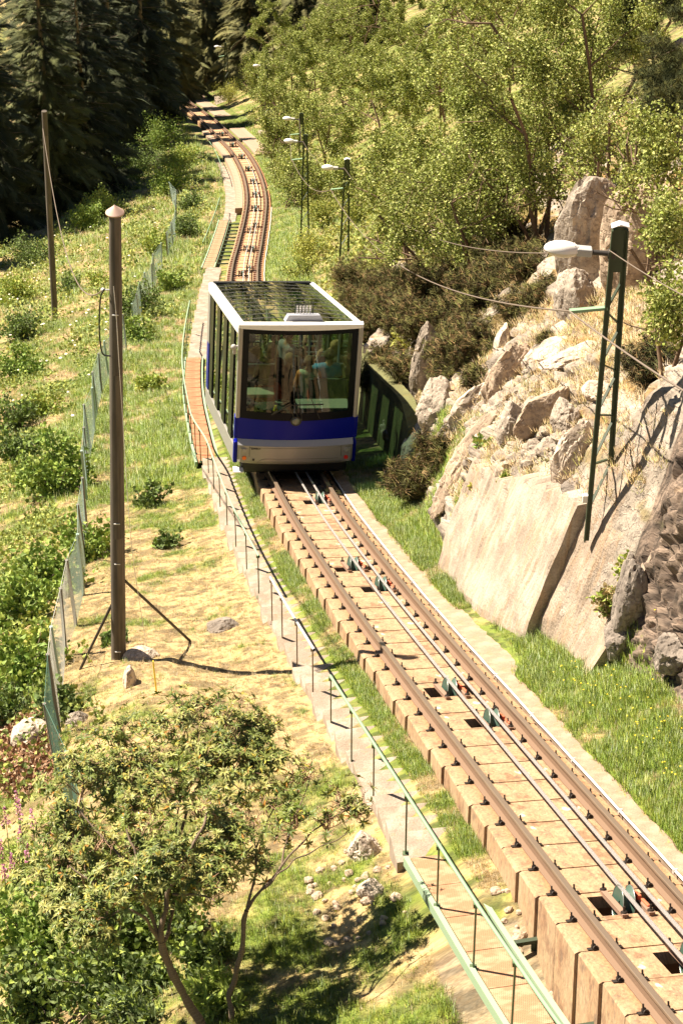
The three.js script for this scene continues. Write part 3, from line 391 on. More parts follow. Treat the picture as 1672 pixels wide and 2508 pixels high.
function handrail(label, S, u, hb, ht, mat, group, postMat) {
  const uf = typeof u === 'function' ? u : () => u, t = thing('handrail', label, 'handrail', pt(S[0], uf(S[0]), hb), group);
  const pts = []; for (let s = S[0] - 0.15; s <= S[S.length - 1] + 0.2; s += 0.5) pts.push(pt(s, uf(s), ht));
  part('rail_bar', tube(pts, 0.02, 8, pts.length * 2), mat, t);
  for (const s of S) { const a = pt(s, uf(s), hb), b = pt(s, uf(s), ht), g = [bar(a, b, 0.04, 0.018, V3(1, 0, 0)), bx(0.055, 0.05, 0.05, b.x, b.y - 0.03, b.z), bx(0.07, 0.012, 0.07, a.x, a.y + 0.006, a.z)]; part('post', g, postMat ?? M.postDark, t); }
  return t;
}
const uH = (s) => -1.6 - 0.18 * sstep(33, 38, s);
handrail('green lower handrail along the bottom walkway and stairs', [-2, -0.2, 2.04, 3.64, 5.45, 7.28, 9.45, 11.11, 12.81], uH, -0.56, 0.32, M.green, 'handrails of the stairway');
handrail('bare silver middle section of the stairway handrail', [14.49, 16.14, 17.87, 19.2], uH, -0.56, 0.32, M.zinc, 'handrails of the stairway', M.postGrey);
handrail('thin pale green handrail from the middle of the stairs up past the car', [21.18, 23.16, 25.2, 27.21, 29.24, 31.33, 33.33, 35.3, 36.5, 37.94, 39.69, 41.45, 43.18, 44.86, 46.6, 48.4, 50.2, 52, 54, 56, 58.2, 60.4, 62.6, 64.8], uH, -0.56, 0.32, M.greenPale, 'handrails of the stairway');
handrail('green handrail on the outer side of the far walkway', range(88, 112, 1.85), -1.9, -0.5, 0.45, M.green, 'far handrails');
handrail('green handrail beside the far stairway at the bend', range(128, 151, 2.1), -1.78, -0.45, 0.5, M.green, 'far handrails');
// ---------------------------------------------------------------- retaining walls on the right
function loft(poly, s0, s1, ds, f = pt) {                              // like sweep, with a polygon that changes along the track
  const n = Math.max(2, Math.round((s1 - s0) / ds)), P = [], U = [], rings = [];
  for (let i = 0; i <= n; i++) { const s = lerp(s0, s1, i / n); rings.push(poly(s).map(([u, h]) => f(s, u, h))); }
  const m = rings[0].length;
  for (let i = 0; i < n; i++) for (let k = 0; k < m; k++) { const j = (k + 1) % m, a = rings[i][k], b = rings[i][j], c = rings[i + 1][j], d = rings[i + 1][k], sa = lerp(s0, s1, i / n), sb = lerp(s0, s1, (i + 1) / n);
    for (const [v, x] of [[a, sa], [b, sa], [c, sb], [a, sa], [c, sb], [d, sb]]) { P.push(v.x, v.y, v.z); U.push(x * 0.5, (v.y + v.x) * 0.5); } }
  for (const [r, flip] of [[rings[0], 1], [rings[n], 0]]) for (let k = 1; k < m - 1; k++) for (const v of flip ? [r[0], r[k + 1], r[k]] : [r[0], r[k], r[k + 1]]) { P.push(v.x, v.y, v.z); U.push(v.x * 0.5, v.y * 0.5); }
  const g = new THREE.BufferGeometry(); g.setAttribute('position', new THREE.Float32BufferAttribute(P, 3)); g.setAttribute('uv', new THREE.Float32BufferAttribute(U, 2)); g.computeVertexNormals(); return g;
}
function wallU(s, h) { const P = profile(RS, s); for (let i = 2; i < 8; i++) if (h <= P[i + 1][1]) return lerp(P[i][0], P[i + 1][0], (h - P[i][1]) / (P[i + 1][1] - P[i][1])); return P[8][0]; }
const WEDGE = (a, b) => (s, u, h) => pt(s + 0.3 * fbm(h * 0.9, s > (a + b) / 2 ? 3 : 8, 4, 4) * (sstep(a + 0.7, a, s) * 0.5 + sstep(b - 1, b, s)), u, h);
function wallPoly(s, top, off, back) { const o = [], n = 10; const b0 = wallU(s, 0.02); o.push([b0 + back, -0.4], [b0 + off - 0.06, -0.4]); for (let i = 0; i <= n; i++) { const h = lerp(0, top, i / n), jag = 0.07 * fbm(s * 0.9, h * 0.7, 7, 2) + 0.025 * fbm(s * 4, h * 1.0, 7, 3) + 0.012 * fbm(s * 12, h * 3, 2, 2); o.push([lerp(b0, wallU(s, top), i / n) * 0.6 + 0.4 * wallU(s, Math.max(h, 0.02)) + off + jag, h]); } o.push([wallU(s, top) + 0.45, top + 0.1], [wallU(s, top) + back + 0.5, top * 0.4]); return o; }
{
  const w = thing('concrete_wall', 'pale rough sprayed concrete wall leaning against the rock beside the path', 'wall', pt(17, 1.5, 0));
  part('wall_panel', loft((s) => wallPoly(s, 1.95 + 0.25 * sstep(20.5, 16.5, s) + 0.28 * fbm(s * 1.3, 3, 1, 4) - 0.15 * Math.exp(-((s - 18.4) ** 2) * 3), -0.2, 0.3), 15.02, 20.7, 0.07, WEDGE(15.02, 20.7)), M.wall, w);
  part('wall_panel', loft((s) => wallPoly(s, lerp(5.6, 2.75, sstep(12.9, 15, s)), -0.03, 0.3), 12.3, 15.3, 0.07, WEDGE(12.3, 15.3)), std({ map: T.wall, color: rgb(0.9, 0.87, 0.84), bumpMap: T.grain, bumpScale: 0.03, roughness: 0.95 }), w);
  const g = thing('concrete_wall', 'low mossy green concrete wall in the shadow to the right of the car', 'wall', pt(40, 2.2, 0));
  part('wall_panel', loft((s) => { const t = 1.42 - 0.5 * sstep(31.5, 30, s) + 0.05 * fbm(s, 2, 2, 2); return [[2.5, -0.4], [2.05, -0.4], [2.12 + 0.01 * fbm(s * 3, 1, 1, 2), 0.4], [2.22, t], [2.5, t + 0.03], [2.75, 0.4]]; }, 30, 56, 0.3), std({ map: T.conc, color: rgb(0.42, 0.52, 0.26), bumpMap: T.grain, bumpScale: 0.02, roughness: 1 }), g);
}
// ---------------------------------------------------------------- rocks
const rockMat = (k, c = rgb(1, 1, 1)) => std({ map: rpt(T.rock, 0.9, 0.9, k * 0.37, k * 0.21), color: c, bumpMap: rpt(T.rockb, 0.9, 0.9, k * 0.37, k * 0.21), bumpScale: 0.03, roughness: 0.95 });
const ROCKM = [rockMat(0, rgb(1.15, 1.1, 1.02)), rockMat(1, rgb(1.5, 1.4, 1.28)), rockMat(2, rgb(0.75, 0.72, 0.7)), rockMat(3, rgb(1.25, 1.08, 0.9))];
function rockGeo(seed, w, h, d, angular = 0.5, det = 12) {
  const g = new THREE.IcosahedronGeometry(1, det), p = g.attributes.position, R = rng(seed), pl = Array.from({ length: 13 }, () => ({ n: V3(R() - 0.5, (R() - 0.5) * 1.1, R() - 0.5).normalize(), d: 0.62 + 0.3 * R() })), v = V3(), uv = [];
  for (let i = 0; i < p.count; i++) {
    v.fromBufferAttribute(p, i).normalize(); let r = 1.12; for (const q of pl) { const c = v.dot(q.n); if (c > 0.05) r = Math.min(r, lerp(1.1, q.d / c, angular)); }
    r += 0.05 * fbm(v.x * 1.6 + seed, v.y * 1.6, v.z * 1.6, 3) + (det > 3 ? 0.06 * facets(v.x * 2.2 + seed, v.y * 2.6, v.z * 2.2) : 0) + 0.012 * fbm(v.x * 9, v.y * 9, v.z * 9 + seed, 2);
    p.setXYZ(i, v.x * r * w / 2, v.y * r * h / 2, v.z * r * d / 2); }
  for (let i = 0; i < p.count; i += 3) { const a = V3().fromBufferAttribute(p, i), b = V3().fromBufferAttribute(p, i + 1), c = V3().fromBufferAttribute(p, i + 2), n = b.clone().sub(a).cross(c.clone().sub(a)), x = Math.abs(n.x), y = Math.abs(n.y), z = Math.abs(n.z); for (const q of [a, b, c]) uv.push(...(z >= x && z >= y ? [q.x * 0.5, q.y * 0.5] : x >= y ? [q.z * 0.5 + 0.3, q.y * 0.5] : [q.x * 0.5, q.z * 0.5 + 0.6])); }
  g.setAttribute('uv', new THREE.Float32BufferAttribute(uv, 2)); g.computeVertexNormals(); return g;
}
function boulder(label, px, py, wpx, hpx, o = {}) {                    // centre and size in photograph pixels; stands where that line of sight meets the ground
  const q = hit(px, py, o.clear ?? 0), k = dep(q.p) / F, w = wpx * k, h = hpx * k / 0.85, m = solo(o.name ?? 'boulder', rockGeo(o.seed ?? Math.round(px + py), w, h, o.d ?? (w + h) / 2, o.ang ?? 0.6), ROCKM[o.mat ?? 0], label, o.cat ?? 'rock');
  m.position.copy(q.p); m.rotation.set(o.rx ?? 0, o.ry ?? 0, o.rz ?? 0, 'YXZ'); return m;
}
boulder('dark grey boulder lying alone on the dry grass terrace between pole and stairs', 545, 1538, 80, 46, { mat: 2 });
boulder('large white boulder at the foot of the concrete stairs', 893, 2088, 96, 96, { mat: 1, ang: 0.8 });
boulder('smaller white boulder just below the large one by the walkway', 908, 2182, 62, 62, { mat: 1, ang: 0.8 });
boulder('pale ledge of rock at the foot of the wooden pole', 342, 1612, 90, 44, { mat: 1, ang: 0.4 });
boulder('upright pale rock in the dry grass above the rhododendron', 318, 1672, 34, 74, { mat: 1 });
boulder('pale leaf-strewn rock in the brown litter at the left edge', 82, 1805, 110, 84, { mat: 1, ang: 0.4 });
boulder('grey rock under the fence behind the rhododendron', 190, 1772, 56, 60, { mat: 0 });
boulder('small grey stone showing through the rhododendron on the left', 152, 1905, 36, 36, { mat: 0 });
boulder('tall rounded rock pillar behind the nearest lamp mast', 1436, 600, 150, 320, { mat: 0, ang: 0.4, clear: 0.75, d: 0.9, seed: 12 });
boulder('block of rock at the foot of the rounded pillar', 1410, 735, 110, 150, { mat: 0, ang: 0.6, clear: 0.25 });
boulder('uppermost thin slab of rock in the straw-coloured grass', 1372, 812, 66, 36, { name: 'rock_slab', mat: 1, ang: 0.9, rz: 0.42, clear: 0.05, d: 0.5 });
boulder('long narrow slab of rock second from the top in the dry grass', 1366, 850, 118, 34, { name: 'rock_slab', mat: 1, ang: 0.9, rz: 0.40, clear: 0.08, d: 0.55 });
boulder('longest pale slab of rock, its tip behind the lamp mast', 1405, 876, 170, 44, { name: 'rock_slab', mat: 1, ang: 0.9, rz: 0.36, clear: 0.1, d: 0.55 });
boulder('short blunt slab of rock left of the long slabs', 1308, 884, 62, 46, { name: 'rock_slab', mat: 1, ang: 0.9, rz: 0.5, clear: 0.08, d: 0.45 });
boulder('overhanging block of rock with a dark shadowed underside', 1326, 1010, 110, 150, { mat: 3, ang: 0.95, rz: -0.5, clear: 0.28, d: 0.55 });
boulder('speckled angular rock left of the overhanging block', 1258, 1055, 104, 130, { mat: 0, ang: 0.9, clear: 0.15 });
boulder('pale ridge of rock directly above the concrete wall', 1246, 930, 116, 220, { mat: 3, ang: 0.85, rz: -0.3, clear: 0.1, d: 0.6 });
boulder('sharp pale crest of rock nearest the shrubs', 1230, 838, 36, 90, { mat: 1, ang: 0.9, rz: -0.2, clear: 0.15 });
boulder('striped brown rock rib along the left edge of the concrete wall', 1136, 1150, 74, 300, { mat: 3, ang: 0.8, rz: -0.42, clear: 0.1, d: 0.7 });
boulder('white hooked rock between the heather and the brown rib', 1155, 1000, 76, 180, { mat: 1, ang: 0.85, rz: -0.5, clear: 0.1, d: 0.5 });
boulder('tall grey rock fin beside the shadow of the car', 1042, 905, 84, 220, { mat: 0, ang: 0.9, rz: 0.1, clear: 0.3, d: 0.6 });
boulder('grey rock beneath the tall fin, above the heather bush', 1070, 1010, 100, 140, { mat: 0, ang: 0.8, clear: 0.1 });
boulder('pale wedge of rock behind the heather bush', 1012, 1105, 62, 130, { mat: 1, ang: 0.8, rz: -0.35, clear: 0.05 });
boulder('pale crumbling rock left of the mast foot', 1398, 1130, 92, 190, { mat: 1, ang: 0.7, rz: -0.15, clear: 0.1, d: 0.45 });
boulder('dark rock under the pale crumbling one at the top of the wall', 1402, 1205, 70, 60, { mat: 2, ang: 0.8, clear: 0.1 });
boulder('grey rock with dry tufts right of the concrete wall', 1545, 1480, 110, 240, { mat: 2, ang: 0.8, clear: 0.05, d: 0.6 });
boulder('dark brown rock right of the foot of the concrete wall', 1520, 1560, 90, 110, { mat: 2, ang: 0.8, clear: 0.02 });
boulder('brown rock in the shade at the right edge above the grass', 1650, 1600, 110, 110, { mat: 2, ang: 0.8 });
boulder('broken pale rock between the overhanging block and the mast', 1385, 1035, 70, 110, { mat: 0, ang: 0.9, clear: 0.12 });
boulder('flat rock at the right of the slabs, behind the mast', 1470, 960, 90, 60, { mat: 1, ang: 0.9, rz: 0.3, clear: 0.1 });
boulder('bare rock outcrop at the upper right edge under the pine', 1668, 190, 90, 150, { mat: 0, ang: 0.5, clear: 1.2 });
boulder('pale rock face below the pine at the right edge', 1570, 600, 210, 330, { mat: 3, ang: 0.5, clear: 0.55, d: 1.0 });
boulder('white rock behind the roof of the car', 828, 694, 34, 24, { mat: 1, ang: 0.8 });
// broken rock between the wall and the slabs
{ const R = rng(63), g = []; for (let i = 0; i < 330; i++) { const a = R(), px = 1160 + 260 * R(), py = (px < 1240 ? 940 : 890) + (px < 1240 ? 230 : 260) * R(); if (py > 1130 + (px - 1180) * 0.35) continue; const q = hit(px, py, 0, 24), z = 0.05 + 0.17 * R() * R(); g.push(rockGeo(i + 700, z * 2.4, z * 1.3, z * 1.8, 0.95, 2).rotateZ(-0.7 + R()).rotateY(R() * 6).translate(q.p.x, q.p.y + z * 0.25, q.p.z)); } struct('broken_rock', g, ROCKM[0], 'stuff').userData.label = 'broken rock scattered on the slope above the concrete wall'; }
// rubble beside the lowest walkway
{ const R = rng(41), g = []; for (let i = 0; i < 110; i++) { const left = R() < 0.45, s = left ? 6.2 + 2.2 * R() : -1 + 6.5 * R(), u = left ? -1.75 - 0.9 * R() : -1.05 + 0.22 * R(), z = 0.03 + 0.09 * R() * R(); g.push(rockGeo(i + 300, z * 2, z * 1.4, z * 1.8, 0.7, 1).rotateY(R() * 6).translate(...gpt(s, u, z * 0.3).toArray())); } struct('rubble', g, ROCKM[3], 'stuff').userData.label = 'loose stones beside and beneath the lowest walkway'; }

// ---------------------------------------------------------------- wooden poles
function poleAt(label, bx0, by0, tx, ty, rb, rt, cap, hide) {
  const q = hit(bx0, by0), b = q.p, d = dep(b); let top = at(tx, ty, d); for (let k = 0; k < 8; k++) top = at(tx, ty, d - (top.y - b.y) * Math.sin(PITCH));
  const t = thing('wooden_pole', label, 'pole', b), g = new THREE.CylinderGeometry(rt, rb, 1, 18, 24), p = g.attributes.position, L = top.distanceTo(b) + 0.5;
  for (let i = 0; i < p.count; i++) { const y = p.getY(i), a = Math.atan2(p.getZ(i), p.getX(i)); const r = 1 + 0.05 * n3(Math.cos(a) * 2, y * 4, Math.sin(a) * 2); p.setX(i, p.getX(i) * r); p.setZ(i, p.getZ(i) * r); }
  const uv = g.attributes.uv; for (let i = 0; i < uv.count; i++) uv.setXY(i, uv.getX(i) * 1.0, uv.getY(i) * L * 0.35);
  g.scale(1, L, 1).translate(0, L / 2 - 0.5, 0).applyQuaternion(new THREE.Quaternion().setFromUnitVectors(UP, top.clone().sub(b).normalize())); g.computeVertexNormals(); lpart('shaft', g, M.wood, t);
  if (cap) lpart('cap', new THREE.LatheGeometry([[0.001, 0.13], [0.03, 0.10], [rt + 0.045, 0.02], [rt + 0.05, 0], [0.001, -0.005]].map((a) => new THREE.Vector2(...a)), 20).translate(...top.clone().sub(b).toArray()), std({ color: rgb(0.52, 0.36, 0.28), roughness: 0.6 }), t);
  return { t, b, top, on: (f) => b.clone().lerp(top, f) };
}
const POLE = poleAt('thick weathered wooden pole with a cone cap in the left foreground', 291, 1614, 282, 522, 0.118, 0.082, true);
const POLE2 = poleAt('slim dark wooden pole further back on the left slope', 136, 788, 109, 272, 0.125, 0.1, false);
const POLE3 = poleAt('short wooden pole at the edge of the dark spruce wood', 78, 545, 82, 455, 0.15, 0.12, false);
{
  const { t, b, on } = POLE, rel = (v) => v.clone().sub(b), R = V3(0.11, 0, 0.03);
  for (const [f, x, y] of [[0.135, 197, 1640], [0.195, 466, 1570]]) { const e = hit(x, y).p, a = on(f).addScaledVector(V3(e.x > b.x ? 1 : -1, 0, 0), 0.1); lpart('stay_rod', rod(rel(a), rel(e), 0.022, 0.022, 8), M.steelDark, t); }
  for (const f of [0.03, 0.245, 0.34, 0.8]) lpart('staple', bx(0.09, 0.012, 0.012, ...rel(on(f).add(V3(0.0, 0, 0.12 - 0.03 * f))).toArray()), M.zinc, t);
  lpart('bracket', mg([rod(rel(on(0.845)), rel(on(0.845).add(V3(-0.17, 0.02, 0.03))), 0.012, 0.012, 6), new THREE.SphereGeometry(0.03, 8, 6).translate(...rel(on(0.845).add(V3(-0.17, 0.02, 0.03))).toArray())]), M.zinc, t);
  lpart('cable_loop', tube([on(0.85).add(V3(-0.15, 0, 0.05)), on(0.84).add(V3(-0.19, 0, 0.05)), on(0.80).add(V3(-0.22, 0, 0.06)), on(0.74).add(V3(-0.215, 0, 0.06)), on(0.715).add(V3(-0.17, 0, 0.07)), on(0.712).add(V3(-0.07, 0, 0.07))].map(rel), 0.012, 6, 40), M.black, t);
  lpart('white_cable', tube([on(0.86).add(V3(-0.02, 0, 0.1)), on(0.80).add(V3(0.015, 0, 0.12)), on(0.70).add(V3(0.05, 0, 0.13)), on(0.6).add(V3(0.09, 0, 0.15)), on(0.3).add(V3(0.22, 0, 0.2)), hit(362, 1600).p].map(rel), 0.005, 5, 50), M.white, t);
  solo('overhead_wire', wire(on(0.845).add(V3(-0.17, 0.02, 0.03)), POLE2.top.clone().add(V3(-0.1, -0.7, 0)), 2.2, 0.013, 5, 40), M.postGrey, 'thin sagging wire between the two wooden poles on the left', 'wire');
  const st = hit(385, 1702).p; solo('marker_stake', rod(st.clone().add(V3(0, -0.1, 0)), st.clone().add(V3(-0.03, 0.62, 0)), 0.012, 0.012, 8, false), M.yellow, 'thin yellow marker stake in the grass behind the rhododendron', 'stake');
}
M.meshDark = std({ color: rgb(0.07, 0.15, 0.11), roughness: 0.5 });
// ---------------------------------------------------------------- chain-link fence
{
  const line = [[9.6, -5.05], [11.2, -5.1], [13.2, -5.2], [15.2, -5.1], [17.3, -4.98], [19.4, -4.85], [21.6, -4.6], [24, -4.4], [27, -4.28], [30, -4.22], [33.5, -4.2], [37, -4.17], [40, -4.12], [43, -4.08], [46.5, -4.07], [50, -4.05], [53.5, -3.97], [57, -3.86], [60.5, -3.74], [64, -3.66], [68, -3.63], [72, -3.64], [76, -3.65], [80, -3.66], [84, -3.7], [89, -3.73], [94, -3.76], [100, -3.8], [106, -3.9], [112, -4.1], [118, -4.35], [124, -4.7]];
  const f = thing('mesh_fence', 'old chain link fence with leaning posts along the left slope', 'fence', gpt(13, -5.2)), R = rng(17), tops = [], bots = [];
  line.forEach(([s, u], i) => { const b = gpt(s, u), lean = V3((R() - 0.5) * 0.16 - 0.05, 0, (R() - 0.5) * 0.1), H = i < 4 ? 1.45 : 1.35, t = b.clone().add(V3(0, H, 0)).add(lean); tops.push(t); bots.push(b); part('post', i === 2 ? rod(b.clone().add(V3(0, -0.3, 0)), t, 0.024, 0.024, 8, false) : bar(b.clone().add(V3(0, -0.3, 0)), t, 0.05, 0.05, V3(0, 0, 1)), i % 3 === 1 ? M.mesh : std({ color: rgb(0.17, 0.15, 0.13) }), f); });
  for (let i = 0; i < line.length - 1; i++) {
    const a = bots[i].clone().lerp(tops[i], 0.04), b = bots[i + 1].clone().lerp(tops[i + 1], 0.04), c = tops[i + 1], d = tops[i], W = a.distanceTo(b), H = 1.3, near = line[i][0] < 24, st = near ? 0.065 : 0.11, g = [];
    const P = (x, y) => { const lo = a.clone().lerp(b, x), hi = d.clone().lerp(c, x); const q = lo.lerp(hi, y); q.y -= 0.10 * Math.sin(x * Math.PI) * y; q.x += 0.03 * Math.sin(x * 9 + i) * Math.sin(y * 3); return q; };
    for (let k = -Math.ceil(H / st); k < W / st; k++) for (const sg of [1, -1]) { let x0 = k * st / W, x1 = (k * st + H) / W, y0 = 0, y1 = 1; if (x0 < 0) { y0 = -x0 * W / H; x0 = 0; } if (x1 > 1) { y1 = 1 - (x1 - 1) * W / H; x1 = 1; } if (y1 - y0 < 0.02) continue; const q0 = sg > 0 ? P(x0, y0) : P(x0, 1 - y0), q1 = sg > 0 ? P(x1, y1) : P(x1, 1 - y1); const w = near ? 0.0013 : 0.0016; g.push(rod(q0, q1, w, w, 3)); }
    g.push(rod(d, c, 0.005, 0.005, 4)); if ([9, 18, 25].includes(i)) continue; part('mesh_panel', g, i === 3 || i === 4 || i === 5 ? M.meshGrey : i < 3 ? M.meshDark : M.mesh, f);
  }
}
// ---------------------------------------------------------------- lattice lamp masts
const WIRE_ENDS = [];
function mast(label, b1, b2, top, opt = {}) {                        // feet of both legs and the top, in the scene
  const t = thing('lamp_mast', label, 'lamp mast', b1, 'lattice lamp masts'), up = top.clone(), side = opt.side ?? V3(1, 0, 0);
  const a1 = top.clone().addScaledVector(side, -0.065), a2 = top.clone().addScaledVector(side, 0.065), W = 0.06;
  const L1 = (f) => b1.clone().lerp(a1, f), L2y = (y) => { const f = (y - b2.y) / (a2.y - b2.y); return b2.clone().lerp(a2, f); };
  part('leg', [bar(b1.clone().add(V3(0, -0.15, 0)), a1, W, 0.05, V3(0, 0, 1)), bar(b1.clone().add(V3(-0.03, -0.15, 0.03)), a1.clone().add(V3(-0.03, 0, 0.03)), 0.02, 0.07, V3(0, 0, 1))], M.greenDark, t); part('leg', [bar(b2.clone().add(V3(0, -0.15, 0)), a2, W, 0.05, V3(0, 0, 1)), bar(b2.clone().add(V3(0.03, -0.15, 0.03)), a2.clone().add(V3(0.03, 0, 0.03)), 0.02, 0.07, V3(0, 0, 1))], M.greenDark, t);
  const y0 = Math.max(b1.y, b2.y) + 0.1, y1 = top.y - 0.75; let sgn = 1; for (let i = 0; i < 9; i++) { const ya = lerp(y0, y1, i / 9), yb = lerp(y0, y1, (i + 0.8) / 9), fA = (ya - b1.y) / (a1.y - b1.y), fB = (yb - b1.y) / (a1.y - b1.y); part('brace', sgn > 0 ? bar(L1(fA), L2y(yb), 0.035, 0.02) : bar(L2y(ya), L1(fB), 0.035, 0.02), M.greenDark, t); sgn = -sgn; }
  part('head_plate', bar(top.clone().add(V3(0, -0.62, 0)), top.clone().add(V3(0, 0.02, 0)), 0.12, 0.03, V3(0, 0, 1)), M.greenDark, t);
  if (opt.cap !== false) part('cap', mg([bx(0.12, 0.008, 0.12).rotateZ(0.4).translate(-0.055, 0.03, 0), bx(0.12, 0.008, 0.12).rotateZ(-0.3).translate(0.055, 0.035, 0)]).translate(top.x, top.y + 0.03, top.z), M.zinc, t);
  const k = opt.k ?? 1, sd = side.clone().negate(), o = top.clone().add(V3(0, -0.36, 0)).addScaledVector(side, -0.1), yaw = Math.atan2(-sd.z, sd.x);
  const put = (g) => g.scale(k, k, k).rotateZ(0.1).rotateY(yaw).translate(o.x, o.y, o.z);
  const arm = part('lamp_arm', put(mg([new THREE.CylinderGeometry(0.034, 0.034, 0.3, 10).rotateZ(Math.PI / 2).translate(0.1, 0, 0), bx(0.1, 0.1, 0.1, -0.02, 0, 0, 0.01)])), M.steelDark, t);
  const hs = part('lamp_housing', put(mg([bx(0.2, 0.11, 0.13, 0.33, 0.005, 0, 0.02)])), std({ color: rgb(0.38, 0.37, 0.35), roughness: 0.6 }), t);
  const hood = new THREE.SphereGeometry(1, 24, 12, 0, Math.PI * 2, 0, Math.PI / 2).scale(0.24, 0.115, 0.125).translate(0.6, 0.0, 0); const hp = hood.attributes.position; for (let i = 0; i < hp.count; i++) { const x = hp.getX(i); if (x < 0.6) hp.setZ(i, hp.getZ(i) * lerp(1, 0.75, (0.6 - x) / 0.24)); } hood.computeVertexNormals();
  const ribs = []; for (let i = 0; i < 5; i++) ribs.push(bx(0.012, 0.02, 0.07, 0.46 + i * 0.05, 0.084 + (i < 3 ? 0.005 * i : 0.01), 0, 0.004));
  part('lamp_hood', put(mg([hood, ...ribs])), M.white, t);
  part('lamp_bowl', put(new THREE.SphereGeometry(1, 24, 10, 0, Math.PI * 2, Math.PI / 2, Math.PI / 2).scale(0.215, 0.1, 0.112).translate(0.6, 0.0, 0)), std({ color: rgb(0.62, 0.56, 0.46), roughness: 0.25 }), t);
  const cy = top.y - 1.15 * k, c0 = L1((cy - b1.y) / (a1.y - b1.y)), c1 = c0.clone().addScaledVector(sd, 0.48 * k); c1.y -= 0.05; part('cross_arm', bar(c0, c1, 0.06, 0.04), M.green, t);
  WIRE_ENDS.push({ lamp: put(new THREE.BufferGeometry().setAttribute('position', new THREE.Float32BufferAttribute([0.02, 0.05, 0], 3))).attributes.position, arm: c1 });
  if (opt.box) part('fuse_box', bx(0.075, 0.12, 0.06, ...b1.clone().lerp(a1, 0.12).add(V3(-0.07, 0, 0.03)).toArray(), 0.01), M.white, t);
  return t;
}
{
  const m1 = pt(14.35, 2.08, 1.7), d1 = dep(m1), f1 = at(1437, 1300, d1), f2 = at(1490, 1188, d1 + 0.35);
  let top1 = at(1517, 560, d1); for (let k = 0; k < 6; k++) top1 = at(1517, 560, d1 - (top1.y - f1.y) * Math.sin(PITCH));
  mast('nearest lattice lamp mast, standing on the concrete wall on the right', f1, f2, top1, { box: true });
  const far = [['second lattice lamp mast, behind the right corner of the car', 75, 3.55, 0.35, [850, 392]], ['third lattice lamp mast, the nearer of the close pair', 92, 2.22, 0.35, [748, 330]], ['fourth lattice lamp mast, the farther of the close pair', 110, 2.15, 0.35, [738, 277]], ['lattice mast on a pale block above the far paving', 161.5, 2.75, 0.5, [652, 150]], ['farthest lattice mast, on the dark block at the top of the line', 196, 3.1, 0.5, [552, 105]]];
  for (const [l, s, u, w, tp] of far) { const b1 = gpt(s, u), b2 = gpt(s + 0.4, u + w); b2.y = Math.max(b2.y, b1.y); let tt = at(...tp, dep(b1)); for (let k = 0; k < 6; k++) tt = at(...tp, dep(b1) - (tt.y - b1.y) * Math.sin(PITCH)); tt.y = clamp(tt.y, b1.y + 4.2, b1.y + 7.5); mast(l, b1, b2, tt, { k: 1.0, cap: s < 80, side: frame(s).N }); }
  const lp = (i) => V3().fromBufferAttribute(WIRE_ENDS[i].lamp, 0), names = ['first', 'second', 'third'];
  for (let i = 0; i < 3; i++) { solo('overhead_wire', wire(lp(i), lp(i + 1), i ? 0.5 : 1.1, 0.008), M.postGrey, `upper overhead wire in the ${names[i]} span between lamp masts, counted from the near one`, 'wire', 'overhead wires'); solo('overhead_wire', wire(WIRE_ENDS[i].arm, WIRE_ENDS[i + 1].arm, i ? 0.6 : 1.1, 0.012), M.postGrey, `lower overhead wire in the ${names[i]} span between lamp masts, counted from the near one`, 'wire', 'overhead wires'); }
  solo('overhead_wire', wire(WIRE_ENDS[0].arm, at(1980, 1130, 24), 0.1, 0.014), M.postGrey, 'thick lower wire running out of the right edge from the near mast', 'wire', 'overhead wires');
  solo('overhead_wire', wire(lp(0), at(1980, 860, 24), 0.1, 0.008), M.postGrey, 'thin upper wire running out of the right edge from the near mast', 'wire', 'overhead wires');
  for (const [l, s, u, w, h] of [['pale concrete block under a mast beside the far paving', 159.5, 2.55, 1.1, 2.4], ['dark concrete block under the farthest mast', 194.5, 2.9, 2.0, 3.0]]) { const g = roughen(new THREE.BoxGeometry(w, h, w, 3, 3, 3), 0.03, 2).applyMatrix4(basisH(s, u + 0.3, G(s, u) - h * 0.5 + 0.05)); solo('plinth', g, M.conc, l, 'plinth'); }
}
// ---------------------------------------------------------------- the funicular car: x right, y up, z towards the uphill front; the body is sheared to the slope
const S_CAR = 29.85, CARF = frame(S_CAR), TAN = CARF.slope, CL = 8.3;
const SHEAR = new THREE.Matrix4().set(1, 0, 0, 0, 0, 1, TAN, 0, 0, 0, 1, 0, 0, 0, 0, 1);
const CAR = thing('funicular_car', 'blue and silver funicular car with a glass roof coming up the track', 'funicular car', CARF.C.clone().addScaledVector(CARF.N, -0.1));
{ const x = CARF.X.clone(), z = CARF.H.clone().negate(); z.addScaledVector(x, -z.dot(x)).normalize(); CAR.quaternion.setFromRotationMatrix(new THREE.Matrix4().makeBasis(x, z.clone().cross(x), z)); CAR.rotateY(-0.022); }
const sh = (g) => { const q = (Array.isArray(g) ? mg(g) : g).applyMatrix4(SHEAR); if (q.index) { const r = q.toNonIndexed(); r.computeVertexNormals(); return r; } q.computeVertexNormals(); return q; };
